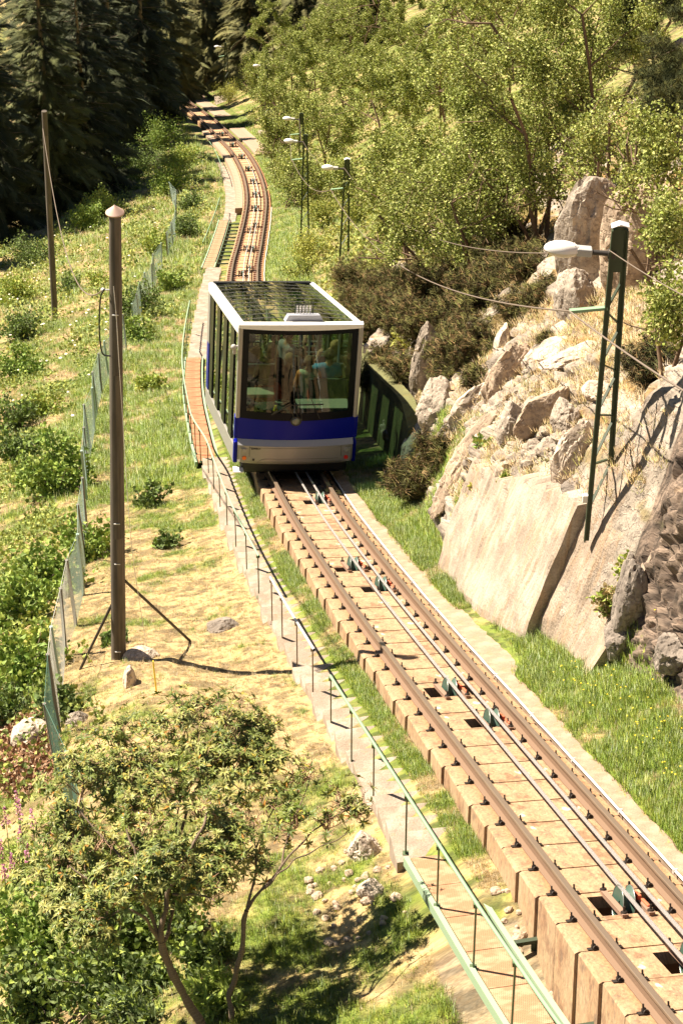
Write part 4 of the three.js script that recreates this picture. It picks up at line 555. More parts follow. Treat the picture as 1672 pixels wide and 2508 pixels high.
const MC = {
  silver: std({ color: rgb(0.30, 0.285, 0.265), metalness: 0.2, roughness: 0.38 }), white: std({ color: rgb(0.74, 0.73, 0.70), roughness: 0.35 }),
  blue: new THREE.MeshPhysicalMaterial({ color: rgb(0.004, 0.008, 0.22), roughness: 0.3, specularIntensity: 0.28 }),
  frit: new THREE.MeshPhysicalMaterial({ color: rgb(0.005, 0.006, 0.009), roughness: 0.3, specularIntensity: 0.2 }),
  glass: new THREE.MeshPhysicalMaterial({ color: rgb(0.50, 0.60, 0.52), transmission: 1, thickness: 0, roughness: 0, ior: 1.5, side: THREE.DoubleSide }),
  screen: new THREE.MeshPhysicalMaterial({ color: rgb(0.56, 0.62, 0.54), transmission: 1, thickness: 0, roughness: 0, ior: 1.42, side: THREE.DoubleSide }),
  roof: new THREE.MeshPhysicalMaterial({ color: rgb(0.30, 0.38, 0.31), transmission: 1, thickness: 0, roughness: 0.0, ior: 1.6, side: THREE.DoubleSide }),
  floor: std({ color: rgb(0.05, 0.05, 0.05), roughness: 0.8 }), seat: std({ color: rgb(0.05, 0.09, 0.07), roughness: 0.7 }), cream: std({ color: rgb(0.45, 0.44, 0.36), roughness: 0.6 }), panel: std({ color: rgb(0.30, 0.33, 0.27), roughness: 0.5 }),
  lens: std({ color: rgb(0.16, 0.17, 0.14), roughness: 0.2, metalness: 0.3 }), steel: std({ color: rgb(0.6, 0.6, 0.58), metalness: 0.7, roughness: 0.3 }), red: std({ color: rgb(0.75, 0.03, 0.02), roughness: 0.3 }), orange: std({ color: rgb(0.8, 0.16, 0.02), roughness: 0.4 }), grey: std({ color: rgb(0.35, 0.33, 0.30), roughness: 0.6 }),
};
// a panel over x and y with a curved front, given thickness
function curved(x0, x1, yb, yt, zf, th = 0.02, nx = 28, ny = 8) {
  const P = [], N = (ny + 1) * 2, put = (v) => P.push(...v), fr = [], bk = [];
  for (let i = 0; i <= nx; i++) for (let j = 0; j <= ny; j++) { const x = lerp(x0, x1, i / nx), y = lerp(yb(x), yt(x), j / ny), z = zf(x, y); fr.push([x, y, z]); bk.push([x, y, z - th]); }
  const id = (i, j) => i * (ny + 1) + j, quad = (A, B, C, D) => { put(A); put(B); put(C); put(A); put(C); put(D); };
  for (let i = 0; i < nx; i++) for (let j = 0; j < ny; j++) { quad(fr[id(i, j)], fr[id(i + 1, j)], fr[id(i + 1, j + 1)], fr[id(i, j + 1)]); quad(bk[id(i, j + 1)], bk[id(i + 1, j + 1)], bk[id(i + 1, j)], bk[id(i, j)]); }
  for (let i = 0; i < nx; i++) { quad(bk[id(i, 0)], bk[id(i + 1, 0)], fr[id(i + 1, 0)], fr[id(i, 0)]); quad(fr[id(i, ny)], fr[id(i + 1, ny)], bk[id(i + 1, ny)], bk[id(i, ny)]); }
  for (let j = 0; j < ny; j++) { quad(bk[id(0, j + 1)], bk[id(0, j)], fr[id(0, j)], fr[id(0, j + 1)]); quad(fr[id(nx, j + 1)], fr[id(nx, j)], bk[id(nx, j)], bk[id(nx, j + 1)]); }
  const g = new THREE.BufferGeometry(); g.setAttribute('position', new THREE.Float32BufferAttribute(P, 3)); g.setAttribute('uv', new THREE.Float32BufferAttribute(new Float32Array(P.length / 3 * 2), 2)); g.computeVertexNormals(); return g;
}
function carPart(n, g, m, root = CAR, shear = true) { return lpart(n, shear ? sh(g) : Array.isArray(g) ? mg(g) : g, m, root); }
{
  const bow = (x) => 0.09 * (1 - (x / 1.17) ** 2), kk = (c) => () => c;
  // front
  const bump = carPart('bumper', curved(-1.13, 1.13, kk(0.33), kk(0.84), (x, y) => bow(x) + 0.10 - 0.16 * Math.max(0, (0.52 - y) / 0.2) ** 2 - 0.05 * Math.max(0, Math.abs(x) - 1.0) / 0.13, 0.06, 40, 14), MC.silver, CAR, false);
  carPart('bumper_ledge', curved(-1.13, 1.13, kk(0.842), kk(0.93), (x, y) => bow(x) + 0.10 - (y - 0.842) * 1.15, 0.05), std({ color: rgb(0.31, 0.31, 0.32), metalness: 0.2, roughness: 0.35 }), CAR, false);
  carPart('blue_panel', curved(-1.18, 1.18, kk(0.935), (x) => 1.425 - 0.05 * (1 - (x / 1.18) ** 2), (x, y) => bow(x) - 0.02 * (y - 0.93), 0.05), MC.blue, CAR, false);
  for (const s of [-1, 1]) carPart('corner_panel', [bx(0.085, 0.5, 0.16, s * 1.165, 0.61, -0.055, 0.03), bx(0.06, 0.5, 0.16, s * 1.175, 1.18, -0.07, 0.02)], MC.blue, CAR, false);
  carPart('skirt', [bx(2.1, 0.22, 0.5, 0, 0.22, -0.28, 0.04)], M.black, CAR, false);
  carPart('corner_step', bx(0.2, 0.02, 0.2, -1.1, 0.2, 0.02), MC.white, CAR, false);
  const wb = (x) => 1.432 - 0.05 * (1 - (x / 1.18) ** 2), zf = (x, y) => bow(x) * 0.95 - 0.012 * (y - 1.4);
  const scr = carPart('windscreen', curved(-1.05, 1.05, (x) => wb(x) + 0.06, kk(3.42), zf, 0.006, 30, 4), MC.screen, CAR, false);
  carPart('screen_border', [curved(-1.10, -0.985, wb, kk(3.45), (x, y) => zf(x, y) + 0.006, 0.02, 2, 4), curved(0.985, 1.10, wb, kk(3.45), (x, y) => zf(x, y) + 0.006, 0.02, 2, 4), curved(-0.985, 0.985, wb, (x) => wb(x) + 0.17, (x, y) => zf(x, y) + 0.006, 0.02, 30, 2), curved(-0.985, 0.985, kk(3.33), kk(3.45), (x, y) => zf(x, y) + 0.006, 0.02, 30, 2)], MC.frit, CAR, false);
  for (const s of [-1, 1]) carPart('front_pillar', [bx(0.09, 2.06, 0.14, s * 1.145, 2.44, -0.04, 0.03)], MC.silver, CAR, false);
  carPart('roof_edge', [curved(-1.19, 1.19, kk(3.45), (x) => 3.53 + 0.05 * (1 - (x / 1.19) ** 2), (x) => bow(x) + 0.02, 0.12, 30, 3)], MC.white, CAR, false);
  { const sm = (pts) => tube(pts.map(([x, y]) => V3(x, y, bow(x) + 0.101 - 0.16 * Math.max(0, (0.52 - y) / 0.2) ** 2)), 0.0035, 4, 30); carPart('seam', sm([[-0.9, 0.8], [-0.4, 0.8], [0.2, 0.8], [0.9, 0.8]]), M.black, CAR, false); carPart('seam', sm([[-0.74, 0.36], [-0.73, 0.45], [-0.66, 0.53], [-0.3, 0.55], [0.4, 0.55], [0.85, 0.54]]), M.black, CAR, false); for (const x of [-0.9, 0.9]) carPart('seam', sm([[x, 0.42], [x, 0.6], [x, 0.83]]), M.black, CAR, false); }
  // lamps, symbols, lettering
  for (const s of [-1, 1]) { const px = s * 1.0, zz = bow(px) + 0.112; const p = carPart('lamp_plate', bx(0.17, 0.32, 0.012, px, 0.62, zz - 0.008, 0.004), MC.silver, CAR, false); carPart('lamp', new THREE.CylinderGeometry(0.042, 0.042, 0.03, 20).rotateX(Math.PI / 2).translate(px, 0.56, zz), s < 0 ? MC.orange : MC.red, p, false); carPart('lamp', new THREE.CylinderGeometry(0.042, 0.042, 0.03, 20).rotateX(Math.PI / 2).translate(px, 0.735, zz), s < 0 ? MC.grey : MC.steel, p, false); }
  carPart('socket', new THREE.CylinderGeometry(0.022, 0.022, 0.03, 12).rotateX(Math.PI / 2).translate(-0.82, 0.52, bow(0.82) + 0.1), M.black, CAR, false);
  const font = await new FontLoader().loadAsync('fonts/droid/droid_sans_bold.typeface.json');
  carPart('lettering', new TextGeometry('GANGLOFF', { font, size: 0.034, depth: 0.004, curveSegments: 3 }).translate(-0.875, 0.765, bow(0.75) + 0.102), MC.frit, CAR, false);
  const em = carPart('emblem', new THREE.CylinderGeometry(0.105, 0.115, 0.04, 28).rotateX(Math.PI / 2).translate(-0.02, 1.40, 0.115), M.black, CAR, false);
  carPart('badge', new THREE.SphereGeometry(0.078, 20, 10, 0, Math.PI * 2, 0, Math.PI / 2).scale(1, 0.4, 1).rotateX(Math.PI / 2).translate(-0.02, 1.40, 0.135), MC.lens, em, false);
  const wz = 0.125, W2 = (x, y) => V3(x, y, bow(x) + 0.04);
  carPart('wiper', [tube([W2(-0.05, 1.42), W2(-0.14, 1.8), W2(-0.2, 2.3), W2(-0.16, 2.62)], 0.010, 6, 24), tube([W2(0.03, 1.42), W2(-0.06, 1.8), W2(-0.11, 2.2)], 0.009, 6, 20), bar(W2(-0.5, 1.55), W2(-0.15, 1.78), 0.02, 0.02), bar(W2(-0.15, 1.78), W2(0.5, 1.78), 0.022, 0.02), bar(W2(0.1, 1.42), W2(0.02, 1.9), 0.012, 0.012), bar(W2(0.44, 1.45), W2(0.24, 1.95), 0.012, 0.012)], M.black, CAR, false);
  // sides
  const zp = [-1.3, -3.15, -5.0, -6.85];
  for (const s of [-1, 1]) {
    carPart('sill', bx(0.07, 0.42, CL - 0.12, s * 1.165, 0.55, -CL / 2 - 0.05, 0.02), MC.silver);
    carPart('cant_rail', [bx(0.15, 0.27, CL - 0.1, s * 1.125, 3.42, -CL / 2 - 0.05, 0.05)], MC.white);
    for (const z of zp) carPart('door_pillar', bx(0.05, 2.53, 0.8, s * 1.17, 2.025, z), MC.frit);
    const ed = [-0.12, ...zp.flatMap((z) => [z + 0.4, z - 0.4]), -CL + 0.62]; for (let i = 0; i < 5; i++) carPart('side_window', bx(0.008, 2.53, ed[2 * i] - ed[2 * i + 1] - 0.02, s * 1.168, 2.025, (ed[2 * i] + ed[2 * i + 1]) / 2), MC.glass);
    carPart('rear_panel', bx(0.06, 1.25, 0.6, s * 1.165, 1.4, -CL + 0.3, 0.01), MC.blue); carPart('rear_panel', bx(0.06, 1.3, 0.6, s * 1.165, 2.66, -CL + 0.3, 0.01), MC.silver);
    carPart('camera_pod', [new THREE.SphereGeometry(0.055, 14, 10).translate(s * 1.27, 3.0, -0.05), rod(V3(s * 1.18, 3.02, -0.06), V3(s * 1.26, 3.0, -0.05), 0.018), bx(0.06, 0.12, 0.05, s * 1.25, 2.9, -0.06, 0.01)], MC.grey, CAR, false);
  }
  // roof
  const arch = (x) => 3.535 + 0.055 * (1 - (x / 1.06) ** 2), np = 11;
  for (let i = 0; i < np; i++) { const za = lerp(-0.1, -CL + 0.25, i / np), zb = lerp(-0.1, -CL + 0.25, (i + 1) / np) + 0.02, P = [], I = [], n = 14; for (let k = 0; k <= n; k++) { const x = lerp(-1.06, 1.06, k / n); P.push(x, arch(x), za, x, arch(x), zb); } for (let k = 0; k < n; k++) { const a = k * 2; I.push(a, a + 2, a + 1, a + 1, a + 2, a + 3); } const g = new THREE.BufferGeometry(); g.setAttribute('position', new THREE.Float32BufferAttribute(P, 3)); g.setIndex(I); g.applyMatrix4(SHEAR); g.computeVertexNormals(); lpart('roof_pane', g, MC.roof, CAR);
    carPart('roof_bar', Array.from({ length: 10 }, (_, k) => { const a = lerp(-1.06, 1.06, k / 10), b = lerp(-1.06, 1.06, (k + 1) / 10); return bar(V3(a, arch(a) + 0.002, zb - 0.01), V3(b, arch(b) + 0.002, zb - 0.01), 0.010, 0.012, V3(0, 1, 0)); }), MC.grey); }
  carPart('rear_roof_band', [bx(2.2, 0.06, 0.3, 0, 3.55, -CL + 0.12, 0.02)], M.black);
  carPart('collector_base', prism([[-0.37, 3.57], [0.37, 3.57], [0.30, 3.72], [-0.30, 3.72]], -0.42, -0.06).translate(0.06, 0, 0), std({ color: rgb(0.36, 0.37, 0.42), roughness: 0.5 }), CAR, true);
  for (let i = 0; i < 5; i++) carPart('insulator', [0, 1, 2, 3].map((k) => new THREE.CylinderGeometry(0.016, 0.022, 0.035, 10).translate(-0.06 + i * 0.062, 3.75 + k * 0.045, -0.3)), i % 1 ? MC.white : M.white, CAR, true);
  carPart('collector_bar', [bar(V3(-0.1, 3.94, -0.3), V3(0.24, 3.94, -0.3), 0.02, 0.02), bar(V3(-0.1, 3.73, -0.3), V3(-0.1, 3.95, -0.3), 0.016, 0.016, V3(1, 0, 0)), bar(V3(0.24, 3.73, -0.3), V3(0.24, 3.95, -0.3), 0.016, 0.016, V3(1, 0, 0))], M.black);
  // underframe, rear wall, stepped floor
  carPart('underframe', [bx(1.9, 0.3, CL - 0.5, 0, 0.2, -CL / 2 - 0.1), bx(0.2, 0.25, 0.5, -0.5, 0.15, -1.4), bx(0.2, 0.25, 0.5, 0.5, 0.15, -1.4)], M.black);
  carPart('rear_wall', [bx(2.3, 0.95, 0.06, 0, 0.85, -CL + 0.03), bx(2.3, 0.2, 0.06, 0, 3.4, -CL + 0.03)], MC.silver, CAR, true); carPart('rear_window', bx(2.2, 1.95, 0.008, 0, 2.32, -CL + 0.03), MC.glass);
  const FL = [[0, -1.62, 0.72], [-1.62, -3.3, -0.06], [-3.3, -5, -0.86], [-5, -6.7, -1.68], [-6.7, -CL + 0.1, -2.48]];
  for (const [a, b, y] of FL) { carPart('floor', [bx(2.26, 0.06, a - b, 0, y, (a + b) / 2), bx(2.26, 0.86, 0.05, 0, y - 0.4, b + 0.02)], MC.floor, CAR, false); carPart('partition_rail', [tube([V3(-1.05, y + 0.95, b + 0.1), V3(-0.3, y + 0.95, b + 0.1)], 0.018, 6, 2), tube([V3(0.35, y + 0.95, b + 0.1), V3(1.05, y + 0.95, b + 0.1)], 0.018, 6, 2), tube([V3(0.35, y + 0.5, b + 0.1), V3(1.05, y + 0.5, b + 0.1)], 0.014, 6, 2), rod(V3(-0.3, y, b + 0.1), V3(-0.3, y + 1.95, b + 0.1), 0.018, 0.018, 8), rod(V3(0.35, y, b + 0.1), V3(0.35, y + 1.95, b + 0.1), 0.018, 0.018, 8), rod(V3(0.95, y, b + 0.12), V3(0.95, y + 1.9, b + 0.12), 0.03, 0.03, 8)], MC.steel, CAR, false); }
  for (const [z, y] of [[-1.25, 0.72], [-2.9, -0.06], [-4.6, -0.86], [-6.3, -1.68]]) for (const x of [-0.75, 0.72]) carPart('bench', [bx(0.78, 0.07, 0.42, x, y + 0.42, z, 0.02), bx(0.78, 0.5, 0.06, x, y + 0.68, z + 0.23, 0.02), bx(0.06, 0.42, 0.3, x, y + 0.2, z)], MC.seat, CAR, false);
  carPart('console', [bx(0.62, 0.16, 0.05, -0.74, 1.64, -0.5, 0.01), bx(0.64, 0.03, 0.26, -0.74, 1.73, -0.44, 0.01)], MC.cream, CAR, false); carPart('console', [bx(1.02, 0.03, 0.34, 0.52, 1.52, -0.30, 0.01), bx(1.0, 0.5, 0.05, 0.52, 1.26, -0.44)], MC.panel, CAR, false);
  carPart('red_bag', roughen(bx(0.55, 0.34, 0.3, -0.5, 1.35, -1.0, 0.08), 0.03, 4), std({ color: rgb(0.42, 0.06, 0.03) }), CAR, false);
  carPart('hose', [new THREE.TorusGeometry(0.13, 0.012, 6, 24).rotateX(1.2).translate(-0.27, 1.62, -0.25)], MC.panel, CAR, false); carPart('bottle', [new THREE.CylinderGeometry(0.02, 0.05, 0.1, 12).translate(-0.4, 1.53, -0.16)], M.yellow, CAR, false);
}
// ---------------------------------------------------------------- passengers
// a body as one surface: tapered capsules joined by a smooth minimum, meshed with marching cubes
function bodyMesh(bones, res, color, k = 0.035) {
  const bb = new THREE.Box3(); for (const b of bones) { bb.expandByPoint(b[0].clone().addScalar(b[2] * 1.25)); bb.expandByPoint(b[0].clone().addScalar(-b[2] * 1.25)); bb.expandByPoint(b[1].clone().addScalar(b[3] * 1.25)); bb.expandByPoint(b[1].clone().addScalar(-b[3] * 1.25)); }
  const c = bb.getCenter(V3()), R = Math.max(...bb.getSize(V3()).toArray()) / 2 * 1.12, mc = new MarchingCubes(res, new THREE.MeshBasicMaterial(), false, false, 60000), p = V3(), ab = V3(), q = V3();
  mc.isolation = 0; const half = res / 2;
  const dist = (b) => { ab.copy(b[1]).sub(b[0]); const L = ab.lengthSq(), t = L ? clamp(q.copy(p).sub(b[0]).dot(ab) / L, 0, 1) : 0; return q.copy(p).sub(b[0]).addScaledVector(ab, -t).length() - lerp(b[2], b[3], t); };
  for (let z = 0; z < res; z++) for (let y = 0; y < res; y++) for (let x = 0; x < res; x++) { p.set((x - half) / half, (y - half) / half, (z - half) / half).multiplyScalar(R).add(c); let s = 0; for (const b of bones) { const d = dist(b); if (d < 0.3) s += Math.exp(-d / k); } mc.field[z * res * res + y * res + x] = s > 0 ? k * Math.log(s) : -0.3; }
  mc.update(); const n = mc.count, P = [], N = [], C = [];
  for (let i = 0; i < n; i++) { p.set(mc.positionArray[i * 3], mc.positionArray[i * 3 + 1], mc.positionArray[i * 3 + 2]).multiplyScalar(R).add(c); P.push(p.x, p.y, p.z); N.push(mc.normalArray[i * 3], mc.normalArray[i * 3 + 1], mc.normalArray[i * 3 + 2]); let best = 9, bc = [1, 1, 1]; for (const b of bones) { const d = dist(b); if (d < best) { best = d; bc = b[4]; } } C.push(...bc); }
  const g = new THREE.BufferGeometry(); g.setAttribute('position', new THREE.Float32BufferAttribute(P, 3)); g.setAttribute('color', new THREE.Float32BufferAttribute(C, 3)); g.computeVertexNormals(); return g;
}
const SKIN = [0.50, 0.30, 0.20], skinMat = std({ color: 0xffffff, vertexColors: true, roughness: 0.7 });
function hand(w, dir, side) {                                           // palm, four curled fingers of unequal length and a thumb leaving the side of the palm
  const up = Math.abs(dir.y) > 0.9 ? V3(0, 0, 1) : UP, x = dir.clone().cross(up).normalize(), y = x.clone().cross(dir).normalize(), a = (i, j, k) => w.clone().addScaledVector(dir, i).addScaledVector(x, j).addScaledVector(y, k), o = [[w, a(0.07, 0, 0), 0.026, 0.03, SKIN]];
  [[-0.027, 0.062], [-0.009, 0.074], [0.01, 0.07], [0.028, 0.055]].forEach(([j, l]) => { o.push([a(0.08, j, 0), a(0.08 + l * 0.55, j * 1.1, -0.01), 0.0095, 0.009, SKIN], [a(0.08 + l * 0.55, j * 1.1, -0.01), a(0.08 + l, j * 1.1, -0.035), 0.009, 0.007, SKIN]); });
  o.push([a(0.02, -0.03 * side, 0), a(0.055, -0.055 * side, -0.012), 0.012, 0.011, SKIN], [a(0.055, -0.055 * side, -0.012), a(0.09, -0.055 * side, -0.025), 0.011, 0.008, SKIN]); return o;
}
const CARM = () => { CAR.updateMatrixWorld(true); return CAR.matrixWorld; };
function person(label, x, z, floor, o) {                                // o: shirt, trousers, hair, sit, k (size), yaw, arms
  const t = thing('person', label, 'person'); t.applyMatrix4(CARM().clone().multiply(new THREE.Matrix4().makeTranslation(x, floor, z)).multiply(new THREE.Matrix4().makeRotationY(o.yaw ?? Math.PI)).multiply(new THREE.Matrix4().makeScale(o.k ?? 1, o.k ?? 1, o.k ?? 1)));
  const S = o.shirt, B = o.trousers ?? [0.05, 0.06, 0.1], sl = o.sleeve ?? S, hp = o.sit ? 0.52 : 0.93, lean = o.lean ?? 0, at3 = (a, b, c) => V3(a, b, c + lean * (b - hp));
  const bones = [], J = {}; J.hip = V3(0, hp, 0); J.chest = at3(0, hp + 0.36, 0.0); J.neck = at3(0, hp + 0.53, 0.0); J.head = at3(0, hp + 0.69, 0.025);
  bones.push([at3(-0.05, hp + 0.03, 0), at3(-0.085, hp + 0.40, 0), 0.115, 0.10, S], [at3(0.05, hp + 0.03, 0), at3(0.085, hp + 0.40, 0), 0.115, 0.10, S], [at3(-0.13, hp + 0.46, 0), at3(0.13, hp + 0.46, 0), 0.062, 0.062, S], [at3(0, hp + 0.46, 0), J.head, 0.055, 0.05, SKIN]);
  for (const s of [-1, 1]) {
    if (o.sit) bones.push([V3(s * 0.09, hp - 0.02, 0), V3(s * 0.11, hp - 0.02, 0.42), 0.085, 0.062, B], [V3(s * 0.11, hp - 0.02, 0.42), V3(s * 0.11, 0.08, 0.44), 0.058, 0.04, B], [V3(s * 0.11, 0.04, 0.42), V3(s * 0.12, 0.035, 0.58), 0.04, 0.035, [0.04, 0.03, 0.03]]);
    else bones.push([V3(s * 0.085, hp - 0.02, 0), V3(s * 0.1, 0.5, 0.02), 0.092, 0.062, B], [V3(s * 0.1, 0.5, 0.02), V3(s * 0.1, 0.08, -0.01), 0.06, 0.04, B], [V3(s * 0.1, 0.04, -0.03), V3(s * 0.115, 0.035, 0.15), 0.042, 0.035, [0.04, 0.03, 0.03]]);
    const sho = at3(s * 0.185, hp + 0.45, 0), up = o.up?.[s > 0 ? 1 : 0], el = up ? sho.clone().add(V3(s * 0.10, -0.12, 0.2)) : sho.clone().add(V3(s * 0.055, -0.27, 0.02)), wr = up ? el.clone().add(V3(-s * 0.1, 0.2, 0.1)) : el.clone().add(V3(-s * 0.02, -0.16, 0.19)), mid = sho.clone().lerp(el, 0.6);
    bones.push([sho, mid, 0.058, 0.048, sl], [mid, el, 0.045, 0.04, o.long ? sl : SKIN], [el, wr, 0.039, 0.027, o.long ? sl : SKIN]);
    bones.push(...hand(wr, wr.clone().sub(el).normalize(), s).slice(0, 1)); J[s] = [wr, wr.clone().sub(el).normalize()];
  }
  const body = bodyMesh(bones, 58, null, 0.028), H = J.head;
  const hb = [[H.clone().add(V3(0, 0.035, -0.008)), H.clone().add(V3(0, 0.03, 0.01)), 0.092, 0.09, SKIN], [H.clone().add(V3(0, -0.03, 0.035)), H.clone().add(V3(0, -0.075, 0.055)), 0.062, 0.042, SKIN], [H.clone().add(V3(0, 0.015, 0.095)), H.clone().add(V3(0, -0.022, 0.112)), 0.012, 0.016, SKIN], [H.clone().add(V3(-0.025, -0.062, 0.092)), H.clone().add(V3(0.025, -0.062, 0.092)), 0.008, 0.008, [0.42, 0.16, 0.13]], [H.clone().add(V3(0, -0.12, 0)), H.clone().add(V3(0, -0.04, 0)), 0.05, 0.05, SKIN]];
  for (const s of [-1, 1]) hb.push([H.clone().add(V3(s * 0.092, 0.012, 0)), H.clone().add(V3(s * 0.094, -0.02, 0.004)), 0.02, 0.014, SKIN], [H.clone().add(V3(s * 0.034, 0.018, 0.083)), H.clone().add(V3(s * 0.034, 0.018, 0.084)), 0.014, 0.014, [0.1, 0.07, 0.05]]);
  const head = bodyMesh(hb, 44, null, 0.009), hands = [-1, 1].map((s) => bodyMesh(hand(...J[s], s), 40, null, 0.004));
  lpart('body', [body, head, ...hands], skinMat, t);
  const hg = new THREE.SphereGeometry(0.112, 24, 18), p = hg.attributes.position; for (let i = 0; i < p.count; i++) { const v = V3().fromBufferAttribute(p, i), k = v.z > 0.03 && v.y < 0.045 ? 0.72 : 1 + 0.07 * n3(v.x * 40, v.y * 25, v.z * 40); v.multiplyScalar(k); if (v.y < -0.055) v.y = lerp(v.y, o.longHair ? -0.2 : -0.055, 0.75); p.setXYZ(i, v.x * 0.95, v.y, v.z); } hg.computeVertexNormals();
  lpart('hair', hg.translate(H.x, H.y + 0.042, H.z - 0.014), std({ color: rgb(...o.hair), roughness: 0.8 }), t); return t;
}
person('passenger in a pale green shirt with orange sleeves sitting behind the windscreen', 0.33, -1.15, 0.72, { sit: true, shirt: [0.55, 0.62, 0.45], sleeve: [0.72, 0.26, 0.08], hair: [0.2, 0.13, 0.07], long: true });
person('passenger in a bright blue shirt sitting at the right side window', 0.73, -1.22, 0.82, { sit: true, shirt: [0.05, 0.28, 0.55], hair: [0.10, 0.07, 0.04], up: [0, 1] });
person('fair haired passenger with raised hands beside the one in blue', 0.93, -2.05, 0.25, { shirt: [0.22, 0.2, 0.12], hair: [0.42, 0.28, 0.12], up: [1, 1], k: 0.92, yaw: Math.PI * 0.8, longHair: true });
person('passenger in dark clothes standing at the middle pole of the car', 0.02, -1.85, -0.06, { shirt: [0.04, 0.035, 0.04], hair: [0.22, 0.16, 0.08], long: true });
person('passenger in a grey patterned shirt standing further down the car', 0.05, -2.75, -0.06, { shirt: [0.35, 0.33, 0.34], hair: [0.05, 0.035, 0.025], up: [1, 0], yaw: 2.2 });
person('passenger in a cream jacket near the top of the windscreen', -0.12, -3.75, -0.86, { shirt: [0.68, 0.58, 0.36], hair: [0.03, 0.03, 0.04], long: true, yaw: 1.9, k: 1.08 });
person('tall passenger in black with dark hair on the left inside the car', -0.36, -1.95, -0.06, { shirt: [0.025, 0.022, 0.02], hair: [0.035, 0.025, 0.02], long: true, k: 1.1, longHair: true });
person('passenger in a rust brown coat at the left window of the car', -0.72, -2.6, -0.06, { shirt: [0.2, 0.09, 0.05], hair: [0.08, 0.05, 0.03], long: true });
// ---------------------------------------------------------------- plants
function leafGeo(w, l, fold = 0.25, droop = 0.12) {                     // one leaf: blade folded along its midrib, tip drooping; lies along +z
  const m = [[0, 0, 0], [0, 0.02 * l, 0.45 * l], [0, -droop * l, l]], e = [[0.8, 0.3], [1, 0.55], [0.55, 0.8]], P = [], N = [];
  for (const s of [-1, 1]) { const a = m[0], b = m[1], c = m[2], d = [s * w / 2, fold * w, 0.32 * l], f = [s * w * 0.42, fold * w * 0.8 - droop * l * 0.4, 0.66 * l]; for (const t of s > 0 ? [[a, b, d], [d, b, f], [f, b, c]] : [[a, d, b], [d, f, b], [f, c, b]]) for (const v of t) P.push(...v); }
  const g = new THREE.BufferGeometry(); g.setAttribute('position', new THREE.Float32BufferAttribute(P, 3)); g.computeVertexNormals(); return g;
}
function sprayGeo(L, n, w, R, droop) {                                      // flat feathered spray of needles along +z
  const P = [], tri = (a, b, c) => P.push(...a, ...b, ...c);
  for (let i = 0; i < n; i++) { const t = (i + 0.6) / n, z = t * L, y = -droop * L * t * t, len = L * 0.36 * (1 - 0.7 * t) * (0.8 + 0.4 * R()), s = i % 2 ? 1 : -1; tri([0, y, z - w], [0, y, z + w], [s * len, y - len * 0.18 + 0.02 * (R() - 0.5), z + len * 0.75]); }
  tri([-w, 0, 0], [w, 0, 0], [0, -droop * L, L * 1.05]); const g = new THREE.BufferGeometry(); g.setAttribute('position', new THREE.Float32BufferAttribute(P, 3)); g.computeVertexNormals(); return g;
}
function tuftGeo(n, h, spread, w, R) { const P = []; for (let i = 0; i < n; i++) { const a = R() * 6.283, r = spread * Math.sqrt(R()), x = Math.cos(a) * r, z = Math.sin(a) * r, b = R() * 6.283, hh = h * (0.55 + 0.6 * R()), lx = x + Math.cos(a) * hh * 0.5 * R() + 0.02 * (R() - 0.5), lz = z + Math.sin(a) * hh * 0.5 * R(), dx = Math.cos(b) * w / 2, dz = Math.sin(b) * w / 2; P.push(x - dx, 0, z - dz, x + dx, 0, z + dz, lx, hh, lz); } const g = new THREE.BufferGeometry(), N = []; for (let i = 0; i < P.length; i += 3) { const v = V3(P[i] * 0.8, 0.55 * h, P[i + 2] * 0.8).normalize(); N.push(v.x, v.y, v.z); } g.setAttribute('position', new THREE.Float32BufferAttribute(P, 3)); g.setAttribute('normal', new THREE.Float32BufferAttribute(N, 3)); return g; }
const GR = rng(2024);
const GEO = {
  small: leafGeo(0.7, 1), broad: leafGeo(0.85, 1, 0.2, 0.2), long: leafGeo(0.27, 1, 0.3, 0.25), spray: sprayGeo(1, 22, 0.055, GR, 0.35), pine: (() => { const P = []; for (let i = 0; i < 16; i++) { const a = GR() * 6.283, e = 0.25 + 0.8 * GR(), d = V3(Math.cos(a) * Math.cos(e), Math.sin(a) * Math.cos(e), Math.sin(e)), o = d.clone().cross(V3(GR(), GR(), GR())).normalize().multiplyScalar(0.025); P.push(...o.toArray(), ...o.clone().negate().toArray(), ...d.toArray()); } const g = new THREE.BufferGeometry(); g.setAttribute('position', new THREE.Float32BufferAttribute(P, 3)); g.computeVertexNormals(); return g; })(),
  sprig: tuftGeo(9, 1, 0.22, 0.07, GR),
};
const EUL = new THREE.Euler(), QT = new THREE.Quaternion(), MT = new THREE.Matrix4(), CL3 = new THREE.Color();
// list of [position, direction or null, size, colour]
function instanced(name, geo, mat, list, root, R, roll = 1) {
  const m = new THREE.InstancedMesh(geo, mat, list.length), o = root ? root.position : V3(); m.name = root ? name : numbered(name); shade(m);
  list.forEach(([p, d, sz, c], i) => { if (d) QT.setFromUnitVectors(V3(0, 0, 1), d).multiply(new THREE.Quaternion().setFromAxisAngle(V3(0, 0, 1), roll * (R() - 0.5) * 6.283)); else QT.setFromEuler(EUL.set((R() - 0.5) * 0.4, R() * 6.283, (R() - 0.5) * 0.4)); m.setMatrixAt(i, MT.compose(V3(p.x - o.x, p.y - o.y, p.z - o.z), QT, Array.isArray(sz) ? V3(...sz) : V3(sz, sz, sz))); m.setColorAt(i, CL3.setRGB(...c)); });
  m.userData.kind = 'stuff'; (root ?? scene).add(m); return m;
}
const jit = (c, R, a = 0.35) => { const k = 1 + a * (R() * 2 - 1), h = 0.14 * (R() - 0.5); return [c[0] * k * (1 + h), c[1] * k, c[2] * k * (1 - h)]; };
